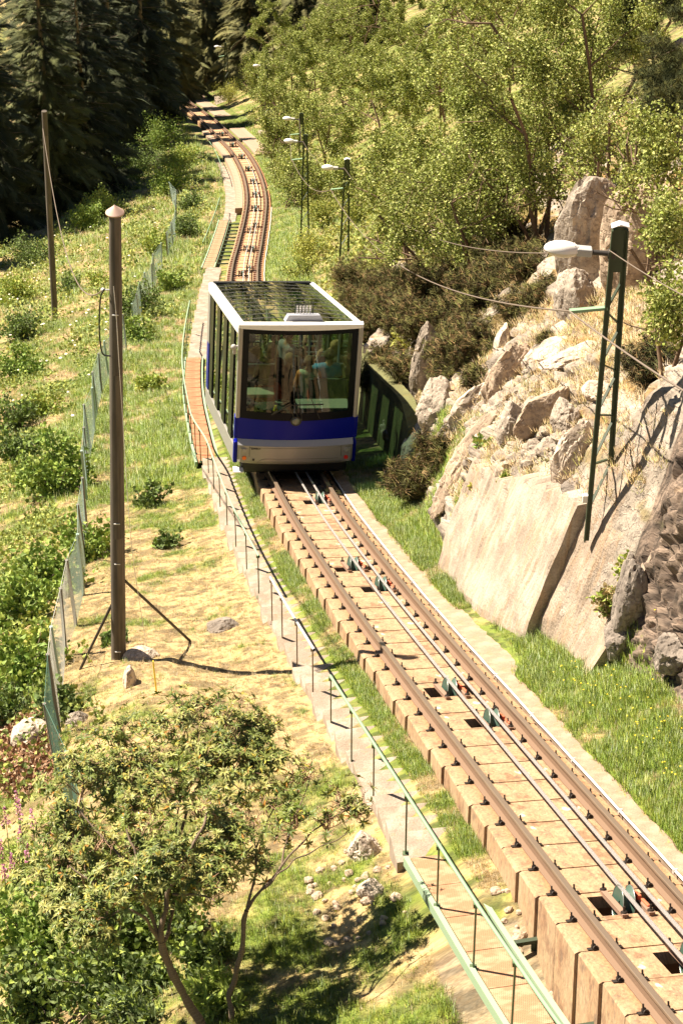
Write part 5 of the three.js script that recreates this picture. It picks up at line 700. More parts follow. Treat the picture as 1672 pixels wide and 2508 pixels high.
const sph = (R) => { const z = 2 * R() - 1, a = R() * 6.283, r = Math.sqrt(1 - z * z); return V3(r * Math.cos(a), z, r * Math.sin(a)); };
function limbs(R, base, dir, len, rad, levels, o, segs, tips) {          // branching skeleton
  let p = base.clone(), d = dir.clone(), r = rad; const n = 4; const pts = [p.clone()];
  for (let i = 0; i < n; i++) { d.addScaledVector(sph(R), o.wob ?? 0.22).addScaledVector(UP, o.lift ?? 0.06).normalize(); const q = p.clone().addScaledVector(d, len / n), r2 = r * 0.86; segs.push([p.clone(), q.clone(), r, r2]); p = q; r = r2; pts.push(p.clone());
    if (levels > 0 && i >= (o.first ?? 1)) for (let k = 0; k < (o.split ?? 2); k++) { const a = sph(R); a.addScaledVector(d, -a.dot(d)).normalize(); limbs(R, p, d.clone().multiplyScalar(o.fwd ?? 0.7).addScaledVector(a, 0.8).normalize(), len * (o.ratio ?? 0.55) * (0.75 + 0.5 * R()), r * 0.62, levels - 1, { ...o, first: 0 }, segs, tips); } }
  if (levels <= 1) tips.push(...pts.slice(1).map((q) => [q, d.clone()]));
}
const segGeo = (segs, min = 0, n = 5) => segs.filter((s) => s[2] > min).map(([a, b, ra, rb]) => rod(a, b, ra, rb, n));
function broadTree(label, base, center, rad, o) {                       // trunk from the ground into a crown around a centre
  const R = rng(o.seed), t = thing(o.name, label, o.cat ?? 'tree', base, o.group), segs = [], tips = [], H = center.y - base.y, d0 = center.clone().sub(base).normalize();
  const stems = o.stems ?? 1;
  for (let k = 0; k < stems; k++) { const dir = d0.clone().addScaledVector(sph(R), stems > 1 ? 0.45 : 0.08).normalize(); if (dir.y < 0.2) dir.y = 0.4; limbs(R, base.clone().add(V3((R() - 0.5) * 0.2 * (stems > 1 ? 1 : 0), -0.15, (R() - 0.5) * 0.2 * (stems > 1 ? 1 : 0))), dir, H * 1.25, o.tr ?? H * 0.02, o.levels ?? 2, { wob: 0.2, split: o.split ?? 2, ratio: rad * 0.95 / H, first: 1, fwd: 0.45, lift: 0.05 }, segs, tips); }
  // keep the crown inside an uneven outline round its centre
  const keep = (q) => { const v = q.clone().sub(center); v.x /= rad; v.y /= rad * (o.tall ?? 1); v.z /= rad; return v.length() < 1.05 + 0.35 * n3(v.x * 1.3 + o.seed, v.y * 1.3, v.z * 1.3); };
  const T2 = tips.filter(([q]) => keep(q)); while (T2.length < 40) { const v = sph(R).multiplyScalar(rad * (0.35 + 0.6 * R())); v.y *= o.tall ?? 1; T2.push([center.clone().add(v), v.clone().normalize()]); }
  const sg = segs.filter(([a, b]) => keep(b) || b.clone().sub(base).length() < H * 1.1);
  lpart('trunk', mg(segGeo(sg, o.minTwig ?? 0.004)).translate(-base.x, -base.y, -base.z), o.bark ?? M.barkBirch, t);
  const leaves = [], sz = o.leaf, sp = o.spread ?? rad * 0.16;
  for (let i = 0; i < o.n; i++) { const [q, d] = T2[Math.floor(R() * T2.length)], p = q.clone().add(sph(R).multiplyScalar(sp * Math.pow(R(), 0.6))), out = p.clone().sub(center).normalize(), n = sph(R).addScaledVector(out, 0.3).addScaledVector(V3(-0.5, 0.2, 0), o.tilt ?? 0.5).addScaledVector(UP, o.flat ?? 0.0).normalize(); leaves.push([p, n, sz * (0.7 + 0.6 * R()), jit(R() < (o.alt ?? 0.15) ? o.c2 ?? o.c : o.c, R, o.vary ?? 0.35)]); }
  instanced('crown', o.geo ?? GEO.small, o.mat ?? M.leaf, leaves, t, R); return t;
}
function spruce(label, base, H, rad, o = {}) {
  const R = rng(o.seed), t = thing(o.name ?? 'spruce_tree', label, 'spruce', base, o.group), f = [];
  lpart('trunk', rod(V3(0, -0.5, 0), V3(0, H, 0), H * 0.018, 0.02, 8), M.bark, t);
  const br = []; for (let y = H * (o.low ?? 0.06); y < H * 0.985; y += 0.26 + H * 0.012) { const k = 1 - y / H, nb = Math.round(7 + 4 * R()); for (let b = 0; b < nb; b++) { const a = R() * 6.283, L = (rad * Math.pow(k, 0.75) + 0.15) * (0.7 + 0.45 * R()), dir = V3(Math.cos(a), -0.28 + 0.5 * (1 - k) + 0.12 * (R() - 0.5), Math.sin(a)).normalize(), y0 = y + 0.25 * R(), tip = V3(0, y0, 0).addScaledVector(dir, L); if (L > 0.8 && R() < 0.5) br.push(rod(V3(0, y0, 0), tip, 0.022, 0.008, 4)); const ns = Math.max(2, Math.round(L / 0.24)); for (let q = 0; q < ns; q++) { const f0 = (q + 0.35) / ns, p = V3(0, y0, 0).addScaledVector(dir, L * f0); const fd = dir.clone().addScaledVector(V3(-Math.sin(a), 0, Math.cos(a)), (R() - 0.5) * 1.5 * (1 - f0 * 0.5)).addScaledVector(UP, -0.16 * f0 + 0.12 * (R() - 0.5)).normalize(); f.push([p.add(base), fd, (0.45 + 0.4 * R()) * (0.65 + 0.5 * k) * (o.sz ?? 1), jit(o.c ?? [0.045, 0.055, 0.02], R, 0.4)]); } } }
  lpart('branch', br.slice(0, 400).length ? br.slice(0, 400) : br, M.bark, t, 'stuff'); instanced('crown', GEO.spray, M.needle, f, t, R, 0.25); return t;
}
function bush(label, px, py, rpx, o = {}) {                              // centre and radius in photograph pixels, standing on the ground
  let q = hit(px, py, 0.3); let r = rpx * dep(q.p) / F; q = hit(px, py, r * (o.high ?? 0.6)); r = rpx * dep(q.p) / F; const base = gpt(q.s, q.u);
  return broadTree(label, base, q.p, r, { name: o.name ?? 'shrub', cat: o.cat ?? 'shrub', seed: Math.round(px * 3 + py * 7), levels: o.levels ?? 1, stems: o.stems ?? 5, split: 2, tr: 0.012 + r * 0.012, n: Math.round((o.n ?? 1500) * clamp(r * r / 0.5, 0.4, 2.4)), leaf: o.leaf ?? 0.075, spread: r * 0.32, c: o.c, c2: o.c2, alt: o.alt, geo: o.geo, mat: o.mat, tall: o.tall ?? 0.85, flat: o.flat ?? 0.5, bark: M.bark, group: o.group, vary: o.vary });
}
const G1 = [0.19, 0.28, 0.05], G2 = [0.30, 0.38, 0.07], G3 = [0.13, 0.18, 0.05], GY = [0.42, 0.42, 0.09], BI = [0.24, 0.28, 0.05], BI2 = [0.46, 0.48, 0.16], HE = [0.155, 0.15, 0.04], HE2 = [0.22, 0.145, 0.06];
// birch wood on the slope above the track: [crown centre px, py, height of the centre above the ground, crown radius, label]
{
  const B = [[660, 325, 2.6, 1.5, 'low birch beside the far paving, left edge of the wood'], [700, 425, 2.0, 1.2, 'small birch behind the close pair of masts'], [765, 430, 2.2, 1.3, 'small birch between the close pair and the second mast'], [650, 190, 3, 1.9, 'birch above the pale mast block'], [860, 440, 2, 1.2, 'small birch touching the top of the second mast'], [900, -40, 6, 2.6, 'birch cut by the top edge above the second lamp mast'], [1030, -40, 6, 2.6, 'birch cut by the top edge left of the middle'], [1165, -30, 6, 2.5, 'birch cut by the top edge, farthest up the slope in the middle'], [1290, -30, 5, 2.3, 'birch cut by the top edge right of the forked one'], [1450, -10, 4.5, 1.8, 'birch cut by the top edge left of the corner pine'], [830, 70, 4.2, 2.3, 'birch filling the gap at the top left of the wood'], [770, 100, 4, 2.2, 'birch just right of the conifers at the top'], [1000, 140, 4, 2.1, 'birch in the upper middle, left of the forked one'], [690, 60, 4.5, 2.6, 'birch at the top left corner of the birch wood beside the conifers'], [850, 190, 3.6, 2.2, 'birch behind the upper wire of the second mast'], [1010, 470, 2.4, 1.5, 'low birch above the reddish heather'], [1110, 530, 2.2, 1.4, 'low birch over the brown slope'], [690, 250, 3.4, 2.0, 'birch above the fourth lamp mast'], [740, 170, 4.5, 2.6, 'birch at the left edge of the birch wood, above the far lamp masts'], [900, 60, 5, 2.8, 'birch at the top edge, left of the middle of the birch wood'], [800, 310, 3.2, 2.0, 'birch directly above and behind the second lamp mast'], [960, 230, 4.2, 2.3, 'pale birch between the second lamp mast and the dark branching one'], [1080, 40, 5, 2.5, 'birch at the top edge in the middle of the wood'], [940, 400, 3.0, 1.6, 'low birch right of the second lamp mast'], [1090, 200, 4.2, 2.0, 'birch left of the dark forked trunk'], [1060, 370, 3.2, 1.7, 'birch above the brown heather, left of the middle'], [1230, 110, 4.6, 2.2, 'birch with a dark forked trunk in the middle of the slope'], [1210, 320, 3.4, 1.8, 'birch just below the forked one'], [1180, 470, 2.4, 1.35, 'lowest birch, overhanging the dark hollow beside the rock pillar'], [1370, 40, 4.5, 2.0, 'birch at the top edge right of the forked one'], [1350, 240, 3.4, 1.7, 'birch left of the pine above the rock pillar'], [1330, 350, 2.4, 1.1, 'birch leaning over the top of the rock pillar'], [1470, 130, 3.6, 1.6, 'birch just left of the upper pine'], [1500, 350, 2.3, 0.9, 'small birch above the right side of the pillar'], [1610, 400, 2.0, 0.75, 'birch at the right edge below the pine'], [1660, 540, 1.5, 0.5, 'birch scrub at the right edge above the lamp mast'], [1640, 745, 1.2, 0.5, 'birch scrub at the right edge beside the lamp mast']];
  B.forEach(([px, py, hc, r, l], i) => { const q = hit(px, py, hc), lf = clamp(dep(q.p) * 0.00106, 0.055, 0.092); broadTree(l, gpt(q.s, q.u), q.p, r, { name: 'birch_tree', cat: 'birch', seed: 50 + i, levels: 2, split: 2, n: Math.round(clamp(r * r * 23 / (lf * lf), 3000, 14500)), leaf: lf, spread: 0.27, c: BI, c2: BI2, alt: 0.3, vary: 0.55, tall: 0.95, stems: r > 1.5 ? 2 : 3, tr: 0.03 + r * 0.016, minTwig: 0.006, group: 'birches on the slope above the track' }); });
}
// dark spruce wood on the left, conifers beyond the bend
[[116, -18.6, 18, 3.0, 'spruce cut by the left edge, nearest of the dark wood'], [130, -15.2, 20, 3.3, 'spruce behind the short wooden pole'], [128, -18.5, 20, 3.2, 'spruce in the second row at the left edge'], [136, -12.0, 19, 3.2, 'spruce behind the tall dark pole on the left'], [139, -9.9, 17, 3.0, 'spruce right of the tall dark pole'], [136, -17, 21, 3.2, 'spruce deep in the dark wood at the far left'], [146, -12.6, 21, 3.3, 'tallest spruce in the middle of the dark wood'], [152, -9.0, 18, 3.0, 'spruce above the green hedge bank'], [159, -11.5, 21, 3.2, 'spruce in the second row above the hedge bank'], [165, -7.6, 19, 3.1, 'spruce whose shadow falls across the far bend'], [172, -9.4, 20, 3.2, 'spruce behind the one that shades the bend'], [178, -6.2, 18, 2.9, 'spruce at the right edge of the dark wood, overhanging the line'], [175, -4.9, 19, 3.0, 'spruce close to the rails at the shaded bend'], [184, -4.6, 18, 2.9, 'spruce hiding the end of the left rail'], [194, -4.2, 18, 3.0, 'spruce overhanging the very end of the track'], [187, -7.4, 19, 3.0, 'spruce just beyond the end of the visible line'], [152, -17, 22, 3.3, 'spruce at the back of the dark wood']].forEach(([s, u, H, r, l], i) => spruce(l, gpt(s, u), H, r, { seed: 900 + i, sz: 1.35, c: i === 3 || i === 6 || i === 2 ? [0.085, 0.095, 0.03] : [0.04, 0.048, 0.017], group: 'spruces of the dark wood on the left' }));
[[205, -1, 15, 3.0, 'conifer standing where the track disappears'], [204, 6, 13, 3, 'conifer right behind the farthest mast block'], [190, 13, 12, 3, 'conifer left of the top corner birch'], [178, 12, 11, 2.8, 'conifer between the pale mast block and the birches'], [214, 2.5, 15, 3.0, 'conifer beyond the end of the line, left of the farthest mast'], [212, 7.5, 14, 3.0, 'conifer behind the farthest mast'], [206, 11, 13, 3.2, 'dark conifer at the top of the photo left of the birches'], [224, -1.5, 17, 3.3, 'conifer in the gap at the top of the line'], [232, 5, 18, 3.4, 'conifer in the back row above the farthest mast'], [226, 12, 17, 3.4, 'conifer in the back row towards the birches'], [240, -6, 20, 3.6, 'conifer in the back row beside the dark wood'], [196, 9.5, 10, 2.6, 'lower conifer above the pale mast block']].forEach(([s, u, H, r, l], i) => spruce(l, gpt(s, u), H, r, { name: 'conifer_tree', seed: 970 + i, sz: 1.5, c: [0.13, 0.125, 0.04], group: 'conifers beyond the bend' }));
{ const R = rng(5), f = []; for (let i = 0; i < 340; i++) { const s = 250 + 260 * Math.pow(R(), 0.8), u = (R() - 0.5) * (60 + s * 0.25) , b = pt(s, u, -2 - Math.abs(u) * 0.03), H = 15 + 8 * R(); for (let k = 0; k < 60; k++) { const y = H * Math.pow(R(), 0.9), a = R() * 6.283, r = 3.4 * (1 - y / H) * Math.sqrt(R()); f.push([V3(b.x + r * Math.cos(a), b.y + y, b.z + r * Math.sin(a)), V3(Math.cos(a), -0.3, Math.sin(a)).normalize(), 1.8 + R(), jit([0.06, 0.07, 0.028], R)]); } } instanced('far_wood', GEO.spray, M.needle, f, null, R, 0.2).userData.label = 'dark wooded hillside far beyond the end of the line'; }
// shrubs on the left slope
const L1 = { c: G1, c2: G2, alt: 0.35, geo: GEO.broad, leaf: 0.10 }, L2 = { c: G2, c2: GY, alt: 0.3, geo: GEO.broad, leaf: 0.10 }, LD = { c: G3, c2: G1, alt: 0.3, geo: GEO.broad, leaf: 0.09 };
[[140, 1165, 95, L1, 'large leafy bush left of the fence, level with the front of the car'], [45, 1110, 70, LD, 'dark bush at the left edge beside the large leafy one'], [212, 1330, 78, L1, 'bush growing through the fence at the left of the thick pole'], [120, 1410, 95, L1, 'broad bush left of the grey fence panel'], [40, 1490, 90, L1, 'bush at the left edge left of the grey fence panel'], [45, 1620, 100, L1, 'large bush at the left edge behind the bottom fence post'], [90, 1570, 60, L2, 'yellow green bush touching the bottom fence panel'], [30, 1730, 70, LD, 'dark bush at the left edge above the leaf litter'], [40, 1020, 62, LD, 'bush at the left edge, first below the small clearing'], [95, 1000, 45, L2, 'yellowish bush inside the slope, right of the clearing edge'], [50, 900, 60, L1, 'bush at the left edge below the ferns'], [68, 632, 58, LD, 'round dark bush left of the slim dark pole'], [35, 720, 52, L2, 'pale bush at the left edge below the round dark one'], [55, 800, 55, LD, 'fern-like bush at the left edge by the foot of the slim pole'], [400, 335, 62, L1, 'top bush of the hedge bank below the spruces'], [352, 395, 60, LD, 'second bush of the hedge bank, in front of the spruces'], [300, 430, 52, L1, 'third bush of the hedge bank, lower left'], [440, 400, 50, L2, 'bush at the right end of the hedge bank near the fence'], [415, 450, 46, L1, 'bush in front of the right end of the hedge bank'], [250, 510, 50, L2, 'bush at the edge of the wood above the thick pole'], [215, 540, 44, L1, 'bush at the edge of the wood right of the slim pole'], [350, 745, 58, LD, 'dark bush against the fence right of the thick pole'], [330, 815, 44, L1, 'bush touching the right side of the thick pole'], [420, 690, 42, L1, 'bush on the track side of the fence by the far stairs'], [455, 560, 40, LD, 'bush under the outer handrail of the far walkway'], [395, 600, 40, L2, 'bush beside the fence below the handrail'], [470, 500, 34, LD, 'small bush left of the bend above the far handrail'], [180, 700, 36, LD, 'low bush right of the foot of the slim pole'], [240, 690, 30, L2, 'low bush left of the thick pole near its loop of cable'], [370, 1215, 40, LD, 'lone small bush in the middle of the dry terrace'], [420, 1325, 30, LD, 'tuft-like little bush below the lone bush of the terrace'], [285, 1560, 30, LD, 'small weed at the foot of the thick pole'], [150, 1720, 60, LD, 'dark weeds behind the fence bottom, next to the litter'], [365, 940, 34, L2, 'weedy clump on the bright green strip beside the stairs']].forEach(([x, y, r, o, l]) => bush(l, x, y, r, { ...o, n: 1500 }));
// shrubs on the right
const HT = { tall: 0.9, c: HE, c2: HE2, alt: 0.36, geo: GEO.sprig, leaf: 0.15, mat: M.needle, n: 3700, name: 'heather_bush', cat: 'heather', flat: 1.2 }, RB = { c: BI, c2: GY, alt: 0.4, geo: GEO.small, leaf: 0.075 };
[[930, 930, 60, HT, 'heather in the shade directly above the green wall'], [860, 760, 60, HT, 'heather touching the upper right edge of the car'], [930, 730, 80, HT, 'heather between the car roof and the bright sapling'], [1040, 800, 84, HT, 'heather left of the leafy sapling on the brown slope'], [1110, 800, 80, HT, 'heather in the centre of the brown slope'], [1220, 660, 80, HT, 'brown heather right of the centre, under the birches'], [1000, 900, 60, HT, 'heather left of the tall rock fin'], [1180, 930, 44, HT, 'heather tuft between the white hook and the sharp crest'], [1330, 720, 54, HT, 'heather left of the block at the foot of the pillar'], [1140, 680, 84, HT, 'heather just under the low birches'], [1030, 1180, 84, HT, 'rounded heather bush at the foot of the rock beside the path'], [1085, 1090, 66, HT, 'heather growing up the rock behind the rounded bush'], [880, 700, 70, HT, 'heather right of the car roof'], [900, 800, 70, HT, 'dark heather beside the top right corner of the car'], [975, 770, 74, HT, 'heather left of the middle of the brown slope'], [1000, 690, 66, HT, 'reddish heather above the brown slope'], [1075, 730, 90, HT, 'largest brown heather under the birches'], [1150, 850, 84, HT, 'brown heather above the sharp white crest'], [1180, 720, 84, HT, 'brown heather under the lower wires'], [1270, 760, 60, HT, 'heather left of the uppermost rock slab'], [1290, 650, 66, HT, 'dark heather in the hollow left of the rock pillar'], [1090, 900, 62, HT, 'dark heather between the two rock fins'], [950, 880, 50, HT, 'heather in the shadow above the green wall'], [1250, 590, 66, HT, 'dark heather under the lowest birch'], [1120, 620, 66, HT, 'heather at the upper edge of the brown slope'], [1590, 880, 66, { ...HT, c: [0.075, 0.08, 0.022] }, 'dark green heather right of the lamp mast'], [1350, 830, 26, HT, 'small tuft of heather on the rock slabs']].forEach(([x, y, r, o, l]) => bush(l, x, y, r, o));
[[1505, 1470, 44, { ...RB, c: [0.34, 0.26, 0.12], c2: G2 }, 'dry scrubby plant right of the concrete wall'], [1545, 1385, 36, { ...RB, c: G2 }, 'small green plant on the dark rock face'], [1180, 1190, 24, { ...RB, c: GY }, 'weed at the left top edge of the concrete wall'], [940, 640, 52, RB, 'bright green sapling above the car roof, near the second mast'], [990, 560, 60, { ...RB, c: GY }, 'yellow green bush right of the second lamp mast'], [880, 520, 56, RB, 'bush behind the second lamp mast'], [770, 610, 60, { ...RB, c: GY }, 'pale green bush left of the second lamp mast'], [800, 520, 56, RB, 'bush between the second and third lamp masts'], [730, 480, 50, { ...RB, c: G3 }, 'dark bush at the foot of the third lamp mast'], [700, 420, 44, RB, 'bush left of the close pair of masts'], [735, 660, 42, RB, 'bush beside the grass strip above the car roof'], [1000, 830, 40, { ...RB, c: GY }, 'leafy bright sapling in the heather right of the car'], [1060, 640, 60, RB, 'green bush between heather and birches'], [680, 330, 44, { ...RB, c: HE }, 'brownish bush above the far paving'], [650, 250, 44, RB, 'bush behind the pale mast block'], [560, 230, 40, { ...RB, c: GY }, 'sunlit bush left of the farthest mast'], [500, 170, 50, { ...RB, c: GY }, 'sunlit bush at the top end of the line'], [470, 100, 50, RB, 'bush in the gap between spruces and conifers'], [620, 190, 40, RB, 'bush in front of the conifers at the top'], [1195, 1090, 34, { ...RB, c: G1 }, 'ivy-like green plant at the top left corner of the concrete wall'], [1240, 1170, 20, { ...RB, c: G1 }, 'small green tuft on the top edge of the concrete wall']].forEach(([x, y, r, o, l]) => bush(l, x, y, r, { n: 1500, ...o }));
// pines at the upper right
[[1585, 255, 2.2, 1.15, 'dark green pine hanging over the rock at the upper right'], [1655, 60, 2.6, 1.1, 'pine at the upper right corner']].forEach(([px, py, hc, r, l], i) => { const q = hit(px, py, hc); broadTree(l, gpt(q.s, q.u), q.p, r, { name: 'pine_tree', cat: 'pine', seed: 300 + i, levels: 2, n: 3000, leaf: 0.15, spread: 0.22, c: [0.055, 0.065, 0.015], c2: [0.10, 0.10, 0.02], alt: 0.3, geo: GEO.pine, mat: M.needle, tall: 0.9, stems: 2, tr: 0.05, bark: M.bark }); });
// ---------------------------------------------------------------- grass and small growth
{
  const R = rng(77), tall = tuftGeo(15, 1, 0.5, 0.055, R), scatter = (name, label, n, S0, S1, u0, u1, hmul, reject) => {
    const list = []; let guard = 0;
    while (list.length < n && guard++ < n * 6) {
      const s = S0 + (S1 - S0) * R(), u = u0 + (u1 - u0) * R(); if (reject?.(s, u)) continue; const g = greenAt(s, u); if (R() > 0.45 + 0.6 * g) continue;
      const gr = R() < sstep(0.2, 0.8, g) * 0.9 + 0.06, c = gr ? jit(R() < 0.3 ? [0.37, 0.42, 0.06] : [0.22, 0.32, 0.04], R, 0.3) : jit(R() < 0.4 ? [0.62, 0.50, 0.30] : [0.52, 0.37, 0.17], R, 0.25), h = hmul * (gr ? 0.6 + 0.9 * g * R() : 0.35 + 0.5 * R());
      list.push([gpt(s, u, -0.01), null, [h * 1.0, h, h * 1.0], c]);
    }
    instanced(name, tall, M.blade, list, null, R).userData.label = label;
  };
  const stairs = (s, u) => (u > -1.72 && u < -1.02 && s < 150) || (u > -0.84 && u < 0.80);
  scatter('grass', 'dry and green grass of the terrace left of the stairs', 52000, -1, 34, -6.4, -1.62, 0.085, stairs);
  scatter('grass', 'green grass strip between the stairs and the track', 15000, 5.2, 60, -1.08, -0.83, 0.08, (s, u) => s < 5.6 || (s > 34.5 && R() < 0.6));
  scatter('grass', 'bright green grass between the path and the rocks', 26000, 2, 32, 0.98, 2.7, 0.11, (s, u) => u < 1.03 - 0.1 * R() * R() + 0.3 * sstep(13.2, 14.2, s) * sstep(19, 17, s) || (s < 13 && u > 2.3) || (s > 15 && s < 20.8 && u > 1.32) || (s > 13 && s <= 15 && u > 1.75));
  scatter('grass', 'grass along the fence beside and beyond the car', 36000, 34, 80, -8.5, -1.85, 0.16, stairs);
  scatter('grass', 'grass of the far left slope below the spruce wood', 24000, 80, 175, -15, -1.8, 0.3, stairs);
  scatter('grass', 'grass strip on the right of the far track', 17000, 50, 175, 0.85, 5.5, 0.2, (s, u) => s > 144 && s < 169 && u < 2.1);
  scatter('grass', 'strip of grass at the foot of the concrete wall', 2600, 17.5, 21.5, 1.02, 1.5, 0.09); scatter('grass', 'short grass where the path meets the concrete wall', 700, 13, 17.5, 1.3, 1.75, 0.05);
  for (const [nm, lab, n, S0, S1, u0, u1, sz, cs] of [['undergrowth', 'knee-high leafy growth outside the fence on the left', 17000, 8, 62, -9, -4.5, 0.075, [[0.24, 0.31, 0.07], [0.36, 0.40, 0.09], [0.16, 0.21, 0.05]]], ['undergrowth', 'leafy growth and weeds of the far left slope', 14000, 62, 150, -15, -2.2, 0.12, [[0.27, 0.33, 0.08], [0.42, 0.44, 0.11], [0.17, 0.22, 0.06]]], ['undergrowth', 'low bushes and weeds between the right strip and the birches', 20000, 52, 175, 2.6, 12, 0.13, [[0.27, 0.29, 0.08], [0.42, 0.42, 0.11], [0.2, 0.16, 0.06]]]]) {
    const o = []; let gd = 0; while (o.length < n && gd++ < n * 12) { const s = S0 + (S1 - S0) * R(), u = u0 + (u1 - u0) * R(); if (stairs(s, u) || (s < 17.5 && u < -5 && u > -8 && R() < 0.6)) continue; const m = n3(s * 0.22, u * 0.5, 31) + 0.5 * n3(s * 0.7, u * 1.2, 3); if (m < (u < 0 ? 0.08 : -0.05)) continue; const hh = (0.18 + 0.55 * clamp(m, 0, 0.9)) * (sz / 0.09), y = R(); o.push([gpt(s, u, hh * Math.pow(y, 0.7)), sph(R).addScaledVector(UP, 0.5).normalize(), sz * (0.6 + 0.7 * R()), jit(cs[Math.floor(R() * 3 * (0.4 + 0.6 * y))], R, 0.3)]); }
    instanced(nm, GEO.broad, M.leaf, o, null, R).userData.label = lab;
  }
  // straw tufts on the ledges of the rock
  const list = []; for (let i = 0; i < 26000; i++) { const px = 1120 + 540 * R(), py = 700 + 520 * R(); if (py > 1160 - (px - 1250) * 0.9 && px > 1250) { if (R() < 0.8) continue; } if (i > 1500) break; const q = hit(px, py, 0, 22), k = 1 + Math.floor(R() * 9); for (let j = 0; j < k; j++) list.push([q.p.clone().add(V3((R() - 0.5) * 0.3, -0.02, (R() - 0.5) * 0.3)), null, [0.2, 0.05 + 0.08 * R(), 0.2], jit(R() < 0.2 ? [0.33, 0.32, 0.09] : [0.50, 0.37, 0.19], R, 0.3)]); }
  instanced('dry_grass', tuftGeo(16, 1, 0.6, 0.05, R), M.blade, list, null, R).userData.label = 'tufts of dry grass on the rock ledges on the right';
  // white flower heads, yellow buttercups, pink willowherb
  const fl = new THREE.SphereGeometry(1, 6, 4).scale(1, 0.35, 1), wf = []; for (let i = 0; i < 240; i++) { const s = 45 + 75 * R(), u = -4.3 - (2 + s * 0.065) * R(); if (n3(s * 0.3, u * 0.6, 4) < 0.05) continue; wf.push([gpt(s, u, 0.35 + 0.4 * R()), null, 0.03 + 0.035 * R(), jit([0.75, 0.70, 0.55], R, 0.12)]); } instanced('white_flowers', fl, std({ color: 0xffffff, roughness: 0.9 }), wf, null, R).userData.label = 'white flower heads scattered over the left slope';
  const yf = []; for (let i = 0; i < 130; i++) { const s = 3 + 10 * R(), u = 1.4 + 1.0 * R(); yf.push([gpt(s, u, 0.09), null, 0.013, [0.75, 0.55, 0.03]]); } instanced('yellow_flowers', fl, std({ color: 0xffffff, roughness: 0.9 }), yf, null, R).userData.label = 'small yellow flowers in the grass right of the path';
  // brown leaf litter by the fence at the left edge
  const lt = []; for (let i = 0; i < 5200; i++) { const a = R() * 6.283, r = Math.sqrt(R()), px = 52 + 80 * r * Math.cos(a), py = 1850 + 95 * r * Math.sin(a); lt.push([px, py]); } const ll = []; lt.forEach(([px, py], i) => { if (i % 13) return; const q = hit(px, py, 0, 20); for (let k = 0; k < 13; k++) { const s = q.s + (R() - 0.5) * 0.7, u = q.u + (R() - 0.5) * 0.25; ll.push([gpt(s, u, 0.02 + 0.05 * R()), sph(R).addScaledVector(V3(1, 0, 0), 0.2).normalize(), 0.06 + 0.03 * R(), jit(R() < 0.3 ? [0.46, 0.32, 0.20] : [0.27, 0.145, 0.075], R, 0.35)]); } }); instanced('leaf_litter', GEO.broad, std({ color: 0xffffff, side: THREE.DoubleSide }), ll, null, R).userData.label = 'heap of brown fallen leaves at the left edge';
}
